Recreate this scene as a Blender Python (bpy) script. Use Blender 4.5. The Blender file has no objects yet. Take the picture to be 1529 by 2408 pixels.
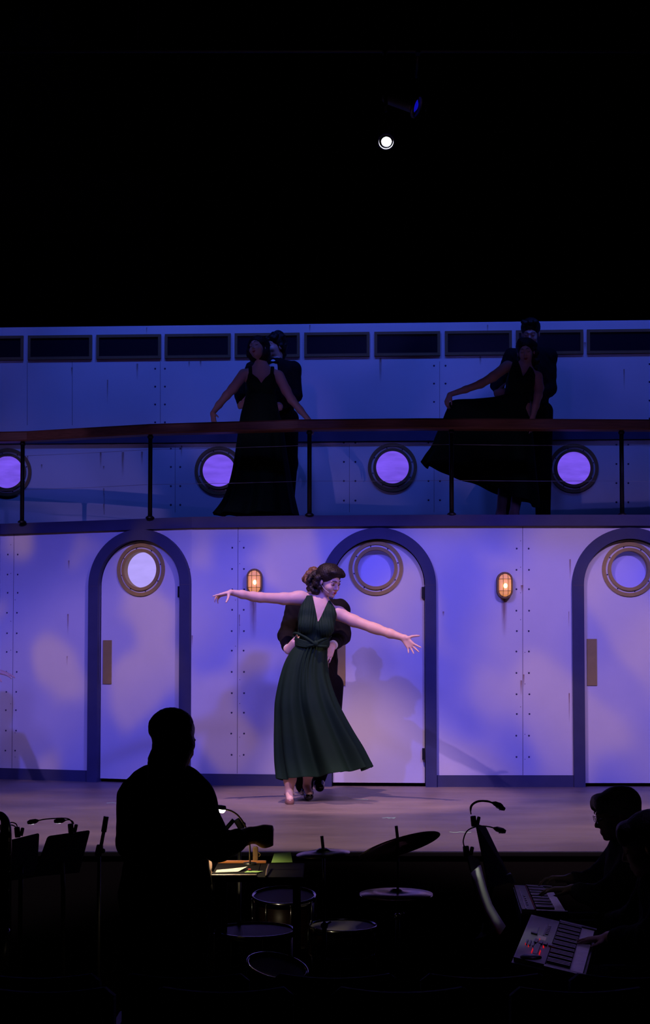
import bpy, bmesh, math, random
import numpy as np
from mathutils import Vector, Matrix

random.seed(7); np.random.seed(7)
R = math.radians
sc = bpy.context.scene
col = sc.collection

# ------------------------------------------------------------------ camera
F_PX = 3360.0          # focal length in pixels of the 1529x2408 frame
PITCH = R(2.5)
HORIZON = 1550.0
SH = (HORIZON - 1204.0) - F_PX * math.tan(PITCH)
CAM_Z = 1.05           # eye height above the stage floor
cam_d = bpy.data.cameras.new('camera')
cam = bpy.data.objects.new('camera', cam_d); col.objects.link(cam)
cam.location = (0, 0, CAM_Z)
cam.rotation_euler = (R(90) + PITCH, 0, 0)
cam_d.sensor_fit = 'VERTICAL'; cam_d.sensor_height = 36.0; cam_d.sensor_width = 36.0 * 1529 / 2408
cam_d.lens = F_PX / 2408.0 * 36.0
cam_d.shift_y = SH / 2408.0
cam_d.clip_start = 0.1; cam_d.clip_end = 100
sc.camera = cam

def ray(px, py):
    u = (px - 764.5) / F_PX; v = (1204.0 - py + SH) / F_PX
    d = Vector((u, math.cos(PITCH) - v * math.sin(PITCH), math.sin(PITCH) + v * math.cos(PITCH)))
    return d / d.y
def W(px, py, Y):
    d = ray(px, py)
    return Vector((d.x * Y, Y, CAM_Z + d.z * Y))
def onz(px, py, z):
    d = ray(px, py); t = (z - CAM_Z) / d.z
    return Vector((d.x * t, t, z))

# ------------------------------------------------------------------ world, exposure, lights
sc.view_settings.view_transform = 'Standard'; sc.view_settings.look = 'None'
sc.view_settings.gamma = 1.0; sc.view_settings.exposure = 0.0
sc.view_settings.use_curve_mapping = False
w = bpy.data.worlds.new('world'); sc.world = w; w.use_nodes = True
w.node_tree.nodes['Background'].inputs[0].default_value = (0.02, 0.02, 0.06, 1)
w.node_tree.nodes['Background'].inputs[1].default_value = 0.004
try:
    sc.cycles.use_denoising = True
    sc.cycles.max_bounces = 6; sc.cycles.transparent_max_bounces = 8
    sc.cycles.sample_clamp_indirect = 4.0
    sc.cycles.caustics_reflective = False; sc.cycles.caustics_refractive = False
except Exception: pass

def spot(loc, target, color, power, deg=60, radius=0.08, top=None, bottom=None, left=None, right=None,
         soft=0.02, softb=None, gobo=None, gobo2=None, blend=0.15, name='stage_light'):
    """A theatre profile spot: framing shutters given as world points the cut passes through, and an optional cloud gobo."""
    l = bpy.data.lights.new(name, 'SPOT')
    l.energy = power; l.color = color; l.spot_size = R(deg); l.spot_blend = blend; l.shadow_soft_size = radius
    o = bpy.data.objects.new(name, l); col.objects.link(o)
    d = Vector(target) - Vector(loc)
    q = d.to_track_quat('-Z', 'Y')
    o.location = loc; o.rotation_mode = 'QUATERNION'; o.rotation_quaternion = q
    M = q.to_matrix().transposed()
    def loc2(p):
        v = M @ (Vector(p) - Vector(loc)); return v.x / -v.z, v.y / -v.z
    if top or bottom or left or right or gobo:
        l.use_nodes = True
        nt = l.node_tree; N = nt.nodes; L = nt.links
        em = [n for n in N if n.type == 'EMISSION'][0]
        tc = N.new('ShaderNodeTexCoord'); sp = N.new('ShaderNodeSeparateXYZ'); L.new(tc.outputs['Normal'], sp.inputs[0])
        def m(op, a, b=None, c=None):
            n = N.new('ShaderNodeMath'); n.operation = op
            for i, v in enumerate((a, b, c)):
                if v is None: continue
                if isinstance(v, (int, float)): n.inputs[i].default_value = v
                else: L.new(v, n.inputs[i])
            return n.outputs[0]
        zz = m('ABSOLUTE', sp.outputs[2])
        x = m('DIVIDE', sp.outputs[0], zz); y = m('DIVIDE', sp.outputs[1], zz)
        val = None
        def ramp(src, a, b):
            n = N.new('ShaderNodeMapRange'); n.interpolation_type = 'SMOOTHSTEP'
            L.new(src, n.inputs[0]); n.inputs[1].default_value = a; n.inputs[2].default_value = b
            return n.outputs[0]
        for key, src, s in (('t', y, top), ('b', y, bottom), ('l', x, left), ('r', x, right)):
            if s is None: continue
            X, Y = loc2(s); v = Y if key in 'tb' else X
            if key in 'tr': f = ramp(src, v + soft, v - soft)
            else:
                sf = softb if (key == 'b' and softb) else soft
                f = ramp(src, v - sf, v + sf)
            val = f if val is None else m('MULTIPLY', val, f)
        if gobo:
            scale, lo, hi, seed = gobo
            cb = N.new('ShaderNodeCombineXYZ'); L.new(x, cb.inputs[0]); L.new(y, cb.inputs[1]); cb.inputs[2].default_value = seed
            nz = N.new('ShaderNodeTexNoise'); nz.inputs['Scale'].default_value = scale; nz.inputs['Detail'].default_value = 0.6
            L.new(cb.outputs[0], nz.inputs['Vector'])
            f = ramp(nz.outputs[0], lo, hi)
            if gobo2:   # two-colour cloud gobo
                mx = N.new('ShaderNodeMix'); mx.data_type = 'RGBA'; mx.inputs['A'].default_value = (*gobo2[0], 1); mx.inputs['B'].default_value = (*gobo2[1], 1)
                L.new(f, mx.inputs['Factor']); L.new(mx.outputs['Result'], em.inputs['Color'])
            else: val = f if val is None else m('MULTIPLY', val, f)
        L.new(val, em.inputs['Strength'])
    return o

P_LAV = (0.40, 0.30, 1.0); P_BLUE = (0.14, 0.12, 1.0); P_PINK = (1.0, 0.52, 0.80)
WALL_TOP = (0, 11.75, 2.25)
# lower wall and floor: even blue wash from four lamps, lavender cloud gobos from three
for X, T, e in ((-4.2, -1.6, 470), (-1.4, -.5, 450), (1.6, .6, 330), (4.2, 1.6, 360)):
    spot((X, 3.0, 6.5), (T, 11.0, 1.0), (0.22, 0.17, 1.0), e, 62, 0.30, top=WALL_TOP, bottom=(0, 10.0, 0), soft=0.012, softb=.13)
CLOUD = ((0.10, 0.095, 1.08), (0.62, 0.36, 0.80))
for X, T, e, g, rd in ((-3.2, -.8, 1260, (17.0, 0.48, 0.60, 1.3), .05), (3.6, .9, 1400, (14.0, 0.44, 0.56, 5.7), .22)):
    spot((X, 3.2, 6.4), (T, 11.2, 1.0), (1, 1, 1), e, 62, rd, top=WALL_TOP, bottom=(0, 9.7, 0), soft=0.012, softb=.16, gobo=g, gobo2=CLOUD)
# pink front light shuttered off the wall: floor and dancers
spot((-1.2, 2.5, 6.0), (0.0, 9.4, 0.3), (1.0, 0.66, 0.86), 1500, 60, 0.08, top=(0, 10.74, 0.0), bottom=(0, 7.9, 0), soft=0.006)
spot((2.8, 2.5, 6.0), (1.0, 9.4, 0.3), (1.0, 0.72, 0.90), 1050, 60, 0.08, top=(0, 10.74, 0.0), bottom=(0, 7.9, 0), soft=0.006)
# steep key on the dancer, low warm light from the wings
spot((-0.9, 8.4, 6.6), (0.0, 10.45, 1.3), (1.0, 0.60, 0.72), 1250, 22, 0.05, blend=0.5)
spot((5.2, 9.2, 1.6), (0.0, 10.5, 1.4), (1.0, 0.58, 0.28), 150, 14, 0.05, blend=0.5)
spot((-5.2, 9.6, 2.4), (0.0, 10.5, 1.4), (1.0, 0.60, 0.45), 90, 14, 0.05, blend=0.5)
# deck: steep blue light from above and weaker front light that throws the rail's shadow
for X, p in ((-2.8, 110), (-0.6, 150), (1.6, 110), (3.4, 80)):
    spot((X, 11.3, 6.8), (X * 0.95, 13.55, 3.3), (0.05, 0.12, 1.0), p * 1.25, 75, 0.15, top=(0, 13.5, 4.6), bottom=(0, 13.6, 2.0), soft=0.03, blend=0.6)
spot((-5.5, 2.0, 6.2), (-1.9, 13.5, 2.9), (0.52, 0.33, 1.0), 420, 50, 0.03, top=(0, 13.6, 3.0), bottom=(0, 11.9, 2.15), soft=0.03, gobo=(16.0, 0.40, 0.58, 9.2))
# very dim blue light added behind the set to lift the dark flat
spot((-3.0, 13.9, 8.5), (-3.2, 15.2, 4.5), (0.35, 0.3, 1.0), 14, 60, .1, blend=.9)
# two faint spots added to brighten the couples' faces and hands
spot((-2.5, 3.0, 5.5), W(612, 900, 12.72), (0.75, 0.36, 1.0), 70, 7, .03, blend=.9)
spot((3.5, 3.0, 5.5), W(1205, 900, 12.72), (0.85, 0.40, 0.85), 26, 8, .03, blend=.9)
spot((0.8, 2.0, 6.6), (0.5, 13.5, 3.2), (0.16, 0.15, 1.0), 260, 40, 0.03, top=(0, 13.6, 4.6), bottom=(0, 11.9, 2.15), soft=0.03, gobo=(12.0, 0.42, 0.60, 3.2))
spot((-3.0, 2.0, 6.6), (-0.5, 13.5, 3.2), (0.14, 0.12, 1.0), 120, 40, 0.03, top=(0, 13.6, 4.6), bottom=(0, 11.9, 2.15), soft=0.03)

# ------------------------------------------------------------------ materials
def mat(name, color, rough=0.5, metal=0.0, emit=None, estr=0.0, noise=None, spec=None, bump=None, sheen=None, sss=None):
    m = bpy.data.materials.new(name); m.use_nodes = True
    nt = m.node_tree; b = nt.nodes['Principled BSDF']
    b.inputs['Base Color'].default_value = (*color, 1)
    b.inputs['Roughness'].default_value = rough; b.inputs['Metallic'].default_value = metal
    if spec is not None: b.inputs['Specular IOR Level'].default_value = spec
    if emit: b.inputs['Emission Color'].default_value = (*emit, 1); b.inputs['Emission Strength'].default_value = estr
    if sheen: b.inputs['Sheen Weight'].default_value = sheen
    if sss: b.inputs['Subsurface Weight'].default_value = sss; b.inputs['Subsurface Radius'].default_value = (0.012, 0.004, 0.002); b.inputs['Subsurface Scale'].default_value = 1.0
    if noise or bump:
        tc = nt.nodes.new('ShaderNodeTexCoord')
    if noise:
        scale, amt = noise[:2]; stretch = noise[2] if len(noise) > 2 else (1, 1, 1)
        mp = nt.nodes.new('ShaderNodeMapping'); mp.inputs['Scale'].default_value = stretch
        nz = nt.nodes.new('ShaderNodeTexNoise'); nz.inputs['Scale'].default_value = scale; nz.inputs['Detail'].default_value = 5
        mx = nt.nodes.new('ShaderNodeMix'); mx.data_type = 'RGBA'
        mx.inputs['A'].default_value = (*[c * (1 - amt) for c in color], 1); mx.inputs['B'].default_value = (*[min(1, c * (1 + amt)) for c in color], 1)
        nt.links.new(tc.outputs['Object'], mp.inputs[0]); nt.links.new(mp.outputs[0], nz.inputs['Vector'])
        nt.links.new(nz.outputs[0], mx.inputs['Factor']); nt.links.new(mx.outputs['Result'], b.inputs['Base Color'])
    if bump:
        nz = nt.nodes.new('ShaderNodeTexNoise'); nz.inputs['Scale'].default_value = bump[0]; nz.inputs['Detail'].default_value = 4
        bp = nt.nodes.new('ShaderNodeBump'); bp.inputs['Strength'].default_value = bump[1]; bp.inputs['Distance'].default_value = 0.01
        nt.links.new(tc.outputs['Object'], nz.inputs['Vector']); nt.links.new(nz.outputs[0], bp.inputs['Height']); nt.links.new(bp.outputs[0], b.inputs['Normal'])
    return m

M = {}
M['paint'] = mat('painted_plywood', (0.74, 0.73, 0.74), 0.65, noise=(3.0, 0.06), spec=0.2)
M['navy'] = mat('navy_trim_paint', (0.055, 0.060, 0.125), 0.6, noise=(8, 0.15), spec=0.2)
M['gap'] = mat('dark_gap', (0.01, 0.01, 0.01), 0.9, spec=0.0)
M['rivet'] = mat('rivet_heads', (0.03, 0.03, 0.09), 0.5)
M['seam'] = mat('panel_seam', (0.10, 0.08, 0.12), 0.8)
M['brass'] = mat('old_brass', (0.20, 0.13, 0.045), 0.45, 0.35, noise=(30, 0.2))
M['brassflat'] = mat('brass_painted_wood', (0.38, 0.27, 0.08), 0.6, noise=(20, 0.15))
M['wood'] = mat('varnished_rail_wood', (0.21, 0.09, 0.05), 0.4, noise=(5, 0.6, (1.0, 6, 22)), spec=0.3)
M['iron'] = mat('black_iron', (0.012, 0.012, 0.014), 0.45, 0.4)
M['brassdark'] = mat('dark_brass_wood', (0.20, 0.12, 0.04), 0.6, noise=(20, 0.15))
M['standblack'] = mat('matt_black_stand', (0.004, 0.004, 0.004), 0.9, spec=0.05)
M['cable'] = mat('steel_cable', (0.55, 0.55, 0.6), 0.5, 0.0)
M['black'] = mat('black_drape', (0.0022, 0.0022, 0.0028), 1.0, spec=0.0)
M['drop'] = mat('dark_blue_drop', (0.02, 0.02, 0.04), 1.0, spec=0.0)
M['pitblack'] = mat('pit_black', (0.006, 0.005, 0.005), 0.8, spec=0.1)
M['pane'] = mat('dark_window_pane', (0.006, 0.006, 0.016), 0.35, spec=0.12)
M['plastic'] = mat('black_plastic', (0.010, 0.010, 0.011), 0.4)
M['chrome'] = mat('chrome', (0.55, 0.55, 0.58), 0.15, 1.0)
M['cymbal'] = mat('cymbal_bronze', (0.50, 0.40, 0.25), 0.30, 1.0, noise=(40, 0.2))
M['drumshell'] = mat('drum_shell', (0.015, 0.005, 0.004), 0.35, spec=.15)
M['headblack'] = mat('dark_drum_head', (0.02, 0.02, 0.022), 0.5, spec=.2)
M['drumhead'] = mat('drum_head', (0.62, 0.62, 0.60), 0.6)
M['skin'] = mat('skin', (0.66, 0.43, 0.35), 0.5, spec=0.3, sss=0.25, noise=(25, 0.04))
M['skin2'] = mat('skin_older', (0.50, 0.32, 0.25), 0.55, spec=0.3, noise=(40, 0.08))
M['lips'] = mat('red_lipstick', (0.50, 0.025, 0.04), 0.35)
M['brow'] = mat('dark_makeup', (0.035, 0.018, 0.018), 0.7)
M['eyeshadow'] = mat('eye_shadow', (0.22, 0.09, 0.09), 0.6)
M['hair'] = mat('dark_brown_hair', (0.010, 0.005, 0.004), 0.55, bump=(110, 0.5), spec=0.35)
M['hair_light'] = mat('light_brown_hair', (0.16, 0.075, 0.03), 0.5, bump=(90, 0.8))
M['hair_grey'] = mat('grey_hair', (0.25, 0.23, 0.22), 0.6, bump=(90, 0.8))
M['dress'] = mat('dark_green_jersey', (0.008, 0.026, 0.013), 0.75, spec=0.15, noise=(60, 0.12))
M['suit'] = mat('black_suit_wool', (0.006, 0.004, 0.006), 0.85, spec=0.15, noise=(60, 0.2))
M['shirt'] = mat('white_shirt', (0.7, 0.7, 0.72), 0.7)
M['blackcloth'] = mat('black_cloth', (0.004, 0.004, 0.005), 0.9, spec=0.1)
M['greycloth'] = mat('grey_cotton', (0.10, 0.10, 0.11), 0.9, spec=0.1, noise=(30, 0.3))
M['shoe_tan'] = mat('tan_leather', (0.25, 0.12, 0.10), 0.3)
M['shoe_black'] = mat('black_leather', (0.008, 0.007, 0.007), 0.18)
M['paper'] = mat('score_paper', (0.72, 0.70, 0.62), 0.8)
M['note'] = mat('green_note_paper', (0.35, 0.62, 0.18), 0.8)
M['redtab'] = mat('red_tab', (0.55, 0.03, 0.03), 0.7)
M['tape'] = mat('pale_green_tape', (0.45, 0.75, 0.50), 0.6)
M['seat'] = mat('seat_fabric', (0.010, 0.008, 0.010), 0.7, spec=0.2)
M['kbgrey'] = mat('grey_keyboard_panel', (0.50, 0.48, 0.52), 0.5)
M['kbwhite'] = mat('white_keys', (0.75, 0.73, 0.72), 0.3)
M['sax'] = mat('black_lacquer_brass', (0.06, 0.06, 0.07), 0.18, 0.9)
M['par'] = mat('lightened_lamp_housing', (0.12, 0.12, 0.13), 0.4, 0.5)  # grey lightened to make up for light missing on the filter frame

def emis(name, color, s):
    m = bpy.data.materials.new(name); m.use_nodes = True; nt = m.node_tree
    nt.nodes.clear(); o = nt.nodes.new('ShaderNodeOutputMaterial'); e = nt.nodes.new('ShaderNodeEmission')
    e.inputs[0].default_value = (*color, 1); e.inputs[1].default_value = s; nt.links.new(e.outputs[0], o.inputs[0]); return m
M['lens'] = emis('lit_lens', (0.86, 0.90, 1.0), 12)
M['bluelens'] = emis('blue_lit_lens', (0.01, 0.01, 1.0), 0.35)
M['lampglow'] = emis('lit_desk_lamp', (1.0, 0.93, 0.75), 20)
M['led'] = emis('red_led', (1.0, 0.01, 0.02), 0.55)
M['lcd'] = emis('lcd_glow', (0.55, 0.35, 0.75), 0.12)
def glow_glass(name, c, s, amt):
    """back-lit frosted porthole glass with faint brush marks"""
    m = emis(name, c, s); nt = m.node_tree; e = [n for n in nt.nodes if n.type == 'EMISSION'][0]
    tc = nt.nodes.new('ShaderNodeTexCoord'); mp = nt.nodes.new('ShaderNodeMapping'); mp.inputs['Rotation'].default_value = (0, R(25), 0); mp.inputs['Scale'].default_value = (1, 1, 4)
    nz = nt.nodes.new('ShaderNodeTexNoise'); nz.inputs['Scale'].default_value = 5; nz.inputs['Detail'].default_value = 3
    mr = nt.nodes.new('ShaderNodeMapRange'); mr.inputs[1].default_value = 0.3; mr.inputs[2].default_value = 0.7
    mr.inputs[3].default_value = s * (1 - amt); mr.inputs[4].default_value = s * (1 + amt)
    nt.links.new(tc.outputs['Object'], mp.inputs[0]); nt.links.new(mp.outputs[0], nz.inputs['Vector']); nt.links.new(nz.outputs[0], mr.inputs[0]); nt.links.new(mr.outputs[0], e.inputs[1]); return m
M['port'] = glow_glass('lit_porthole_glass', (0.22, 0.105, 1.0), 0.80, 0.16)
M['portbright'] = glow_glass('bright_porthole_glass', (0.47, 0.37, 1.0), 0.95, 0.06)
M['portdoor'] = mat('frosted_door_glass', (0.55, 0.55, 0.9), 0.35, emit=(0.10, 0.10, 0.9), estr=0.12)

def rust_mat():
    m = mat('rust_streaks', (0.36, 0.15, 0.06), 0.9, spec=0.0); nt = m.node_tree; b = nt.nodes['Principled BSDF']
    tc = nt.nodes.new('ShaderNodeTexCoord'); sp = nt.nodes.new('ShaderNodeSeparateXYZ'); nt.links.new(tc.outputs['UV'], sp.inputs[0])
    def mm(op, a, b_):
        n = nt.nodes.new('ShaderNodeMath'); n.operation = op; n.use_clamp = True
        for i, v in enumerate((a, b_)):
            if isinstance(v, (int, float)): n.inputs[i].default_value = v
            else: nt.links.new(v, n.inputs[i])
        return n.outputs[0]
    ax = nt.nodes.new('ShaderNodeMath'); ax.operation = 'SUBTRACT'; nt.links.new(sp.outputs[0], ax.inputs[0]); ax.inputs[1].default_value = 0.5
    ab = mm('ABSOLUTE', ax.outputs[0], 0); side = mm('SUBTRACT', 1.0, mm('MULTIPLY', ab, 2.0))
    nz = nt.nodes.new('ShaderNodeTexNoise'); nz.inputs['Scale'].default_value = 1.0
    mp = nt.nodes.new('ShaderNodeMapping'); mp.inputs['Scale'].default_value = (120, 120, 14); nt.links.new(tc.outputs['Object'], mp.inputs[0]); nt.links.new(mp.outputs[0], nz.inputs['Vector'])
    a = mm('MULTIPLY', mm('MULTIPLY', side, sp.outputs[1]), mm('MULTIPLY', nz.outputs[0], 2.0))
    a = mm('MULTIPLY', a, 0.75); nt.links.new(a, b.inputs['Alpha']); return m
M['rust'] = rust_mat()

def floor_mat():
    m = mat('scuffed_stage_deck', (0.20, 0.12, 0.09), 0.35, spec=0.45)
    nt = m.node_tree; b = nt.nodes['Principled BSDF']; tc = nt.nodes.new('ShaderNodeTexCoord')
    def nz(scale, st, det=6):
        mp = nt.nodes.new('ShaderNodeMapping'); mp.inputs['Scale'].default_value = st; n = nt.nodes.new('ShaderNodeTexNoise'); n.inputs['Scale'].default_value = scale; n.inputs['Detail'].default_value = det
        nt.links.new(tc.outputs['Object'], mp.inputs[0]); nt.links.new(mp.outputs[0], n.inputs['Vector']); return n.outputs[0]
    a = nz(2.2, (0.7, 1.6, 1)); c = nz(14, (0.5, 2.5, 1))
    r = nt.nodes.new('ShaderNodeValToRGB'); r.color_ramp.elements[0].position = 0.3; r.color_ramp.elements[0].color = (0.15, 0.115, 0.105, 1)
    r.color_ramp.elements[1].position = 0.72; r.color_ramp.elements[1].color = (0.30, 0.23, 0.20, 1)
    mx = nt.nodes.new('ShaderNodeMix'); mx.data_type = 'FLOAT'; mx.inputs[0].default_value = 0.35; nt.links.new(a, mx.inputs[2]); nt.links.new(c, mx.inputs[3])
    nt.links.new(mx.outputs[0], r.inputs[0]); nt.links.new(r.outputs[0], b.inputs['Base Color'])
    mr = nt.nodes.new('ShaderNodeMapRange'); mr.inputs[3].default_value = 0.30; mr.inputs[4].default_value = 0.62; nt.links.new(c, mr.inputs[0]); nt.links.new(mr.outputs[0], b.inputs['Roughness'])
    return m
M['floor'] = floor_mat()

# ------------------------------------------------------------------ mesh helpers
def link(name, me, parent=None, m=None, smooth=False, label=None):
    o = bpy.data.objects.new(name, me); col.objects.link(o)
    if m is not None:
        for mm in (m if isinstance(m, (list, tuple)) else [m]): me.materials.append(mm)
    if smooth:
        me.polygons.foreach_set('use_smooth', [True] * len(me.polygons))
    if parent is not None:
        o.parent = parent
        o.matrix_parent_inverse = Matrix.Translation(-Vector(parent.location)) if parent.rotation_euler[:] == (0, 0, 0) else parent.matrix_basis.inverted()
    if label: o['label'] = label
    return o
def thing(name, label, cat, loc=(0, 0, 0), group=None):
    o = bpy.data.objects.new(name, None); col.objects.link(o); o.location = loc; o.empty_display_size = 0.1
    o['label'] = label; o['category'] = cat
    if group: o['group'] = group
    return o
def tag(o, label, cat, group=None):
    o['label'] = label; o['category'] = cat
    if group: o['group'] = group
    return o
def struct(o): o['kind'] = 'structure'; return o
def sempty(name, loc=(0, 0, 0)):
    o = bpy.data.objects.new(name, None); col.objects.link(o); o.location = loc; o['kind'] = 'structure'; return o

class B:
    def __init__(s): s.bm = bmesh.new(); s.mi = 0; s.uv = s.bm.loops.layers.uv.new('UVMap')
    def face(s, vs, uvs=None):
        f = s.bm.faces.new([s.bm.verts.new(v) for v in vs]); f.material_index = s.mi
        if uvs:
            for l, u in zip(f.loops, uvs): l[s.uv].uv = u
        return f
    def box(s, c, size, rot=None, bev=0.0):
        r = bmesh.ops.create_cube(s.bm, size=1.0); vs = r['verts']
        for v in vs: v.co = Vector((v.co.x * size[0], v.co.y * size[1], v.co.z * size[2]))
        if bev > 0:
            es = list({e for v in vs for e in v.link_edges})
            rr = bmesh.ops.bevel(s.bm, geom=es, offset=bev, segments=2, affect='EDGES', profile=0.6)
            vs = list({v for f in rr['faces'] for v in f.verts} | {v for v in vs if v.is_valid})
        for v in vs:
            co = v.co
            if rot is not None: co = rot @ co
            v.co = co + Vector(c)
        for f in {f for v in vs for f in v.link_faces}: f.material_index = s.mi
        return s
    def tube(s, pts, rad, n=10, closed=False, cap=True):
        pts = [Vector(p) for p in pts]; rads = rad if isinstance(rad, (list, tuple)) else [rad] * len(pts)
        rings = []; up = Vector((0, 0, 1)); N = len(pts); prev = None
        for i, p in enumerate(pts):
            if closed: t = pts[(i + 1) % N] - pts[i - 1]
            else: t = pts[min(i + 1, N - 1)] - pts[max(i - 1, 0)]
            t.normalize()
            if prev is None:
                a = up if abs(t.z) < 0.9 else Vector((1, 0, 0)); a = (a - t * a.dot(t)).normalized()
            else: a = (prev - t * prev.dot(t)).normalized()
            prev = a; b = t.cross(a)
            rings.append([s.bm.verts.new(p + (a * math.cos(2 * math.pi * k / n) + b * math.sin(2 * math.pi * k / n)) * rads[i]) for k in range(n)])
        seq = list(zip(rings, rings[1:])) + ([(rings[-1], rings[0])] if closed else [])
        for r0, r1 in seq:
            for k in range(n):
                f = s.bm.faces.new((r0[k], r0[(k + 1) % n], r1[(k + 1) % n], r1[k])); f.material_index = s.mi; f.smooth = True
        if cap and not closed:
            for r_ in (rings[0][::-1], rings[-1]):
                f = s.bm.faces.new(r_); f.material_index = s.mi
        return s
    def lathe(s, prof, c=(0, 0, 0), rot=None, n=48):
        """prof: list of (r, h) around local Z"""
        rings = []
        for r_, h in prof:
            ring = []
            for k in range(n):
                co = Vector((r_ * math.cos(2 * math.pi * k / n), r_ * math.sin(2 * math.pi * k / n), h))
                if rot is not None: co = rot @ co
                ring.append(s.bm.verts.new(co + Vector(c)))
            rings.append(ring)
        for r0, r1 in zip(rings, rings[1:]):
            for k in range(n):
                f = s.bm.faces.new((r0[k], r0[(k + 1) % n], r1[(k + 1) % n], r1[k])); f.material_index = s.mi; f.smooth = True
        for r_, pr in ((rings[0][::-1], prof[0]), (rings[-1], prof[-1])):
            if pr[0] <= .0205: s.bm.faces.new(r_).material_index = s.mi
        return s
    def ball(s, c, r_, n=12):
        r = bmesh.ops.create_uvsphere(s.bm, u_segments=n, v_segments=max(6, n // 2), radius=1.0)
        rr = r_ if isinstance(r_, (tuple, list)) else (r_,) * 3
        for v in r['verts']: v.co = Vector((v.co.x * rr[0], v.co.y * rr[1], v.co.z * rr[2])) + Vector(c)
        for f in {f for v in r['verts'] for f in v.link_faces}: f.material_index = s.mi; f.smooth = True
        return s
    def prism(s, outline, a, b, fn):
        """closed outline in 2D extruded between depth a and b; fn(u, v, d) -> world"""
        v0 = [s.bm.verts.new(fn(u, v, a)) for u, v in outline]; v1 = [s.bm.verts.new(fn(u, v, b)) for u, v in outline]
        n = len(outline)
        s.bm.faces.new(v0).material_index = s.mi; s.bm.faces.new(v1[::-1]).material_index = s.mi
        for k in range(n): s.bm.faces.new((v0[k], v1[k], v1[(k + 1) % n], v0[(k + 1) % n])).material_index = s.mi
        return s
    def band(s, outer, inner, a, b, fn, closed=True):
        """a flat band between two equal-length outlines"""
        n = len(outer); rows = []
        for (o, i) in zip(outer, inner):
            rows.append([s.bm.verts.new(fn(*p, d)) for p, d in ((o, a), (o, b), (i, b), (i, a))])
        rng = range(n) if closed else range(n - 1)
        for k in rng:
            r0, r1 = rows[k], rows[(k + 1) % n]
            for j in range(4): s.bm.faces.new((r0[j], r0[(j + 1) % 4], r1[(j + 1) % 4], r1[j])).material_index = s.mi
        if not closed:
            s.bm.faces.new(rows[0]).material_index = s.mi; s.bm.faces.new(rows[-1][::-1]).material_index = s.mi
        return s
    def done(s, name, m, parent=None, label=None, smooth=False):
        bmesh.ops.recalc_face_normals(s.bm, faces=s.bm.faces)
        me = bpy.data.meshes.new(name); s.bm.to_mesh(me); s.bm.free()
        return link(name, me, parent, m, smooth, label)

def curve_pts(ctrl, n=16):
    """Catmull-Rom through control points"""
    P = [Vector(p) for p in ctrl]; P = [P[0] * 2 - P[1]] + P + [P[-1] * 2 - P[-2]]; out = []
    for i in range(1, len(P) - 2):
        for k in range(n):
            t = k / n; a, b, c, d = P[i - 1], P[i], P[i + 1], P[i + 2]
            out.append(0.5 * ((2 * b) + (c - a) * t + (2 * a - 5 * b + 4 * c - d) * t * t + (3 * b - a - 3 * c + d) * t ** 3))
    out.append(P[-2]); return out
# ------------------------------------------------------------------ the ship set: lower wall
WALLPX = [(-160, 13.2), (0, 12.62), (228, 12.30), (450, 12.00), (660, 11.90), (1030, 11.82), (1800, 11.82)]
WX = [(p - 764.5) / F_PX * y for p, y in WALLPX]; WY = [y for p, y in WALLPX]
def wy(X): return float(np.interp(X, WX, WY))
def onwall(px, py, off=0.0):
    lo, hi = 9.0, 15.0
    for _ in range(40):
        m = (lo + hi) / 2
        if m < wy(ray(px, py).x * m): lo = m
        else: hi = m
    return W(px, py, lo - off)
Z_TOP = onwall(800, 1238).z
Z_DECK = Z_TOP + 0.09
# doors: (centre px, left px, right px) of the frame's outer edge
DOORS = []
for cpx, half_px in ((330.5, 115), (890, 134), (1481, 134)):
    c = onwall(cpx, 1377); a = onwall(cpx - 30, 1377); b = onwall(cpx + 30, 1377)
    t = Vector((b.x - a.x, b.y - a.y, 0)).normalized()
    DOORS.append((c, t, 0.478))
def arch(r_, z0, zs, n=40):
    pts = [(r_, z0), (r_, zs)] + [(r_ * math.cos(math.pi * k / n), zs + r_ * math.sin(math.pi * k / n)) for k in range(1, n)] + [(-r_, zs), (-r_, z0)]
    return pts
FW = 0.092    # door frame width
b = B()
xs = set(np.linspace(WX[0], WX[-1], 60).tolist()) | set(WX)
op = []
for c, t, r_ in DOORS:
    ri = r_ - FW; hw = ri * t.x
    op.append((c.x, hw, ri, c.z))
    for k in range(41): xs.add(c.x + hw * math.cos(math.pi * k / 40))
    xs.add(c.x + hw + 1e-4); xs.add(c.x - hw - 1e-4)
xs = sorted(xs)
def zbot(x):
    for cx, hw, ri, zs in op:
        if abs(x - cx) <= hw: return zs + ri * math.sqrt(max(0, 1 - ((x - cx) / hw) ** 2))
    return 0.0
for x0, x1 in zip(xs, xs[1:]):
    if x1 - x0 < 1e-9: continue
    b.face([(x0, wy(x0), zbot(x0)), (x1, wy(x1), zbot(x1)), (x1, wy(x1), Z_TOP), (x0, wy(x0), Z_TOP)])
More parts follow.
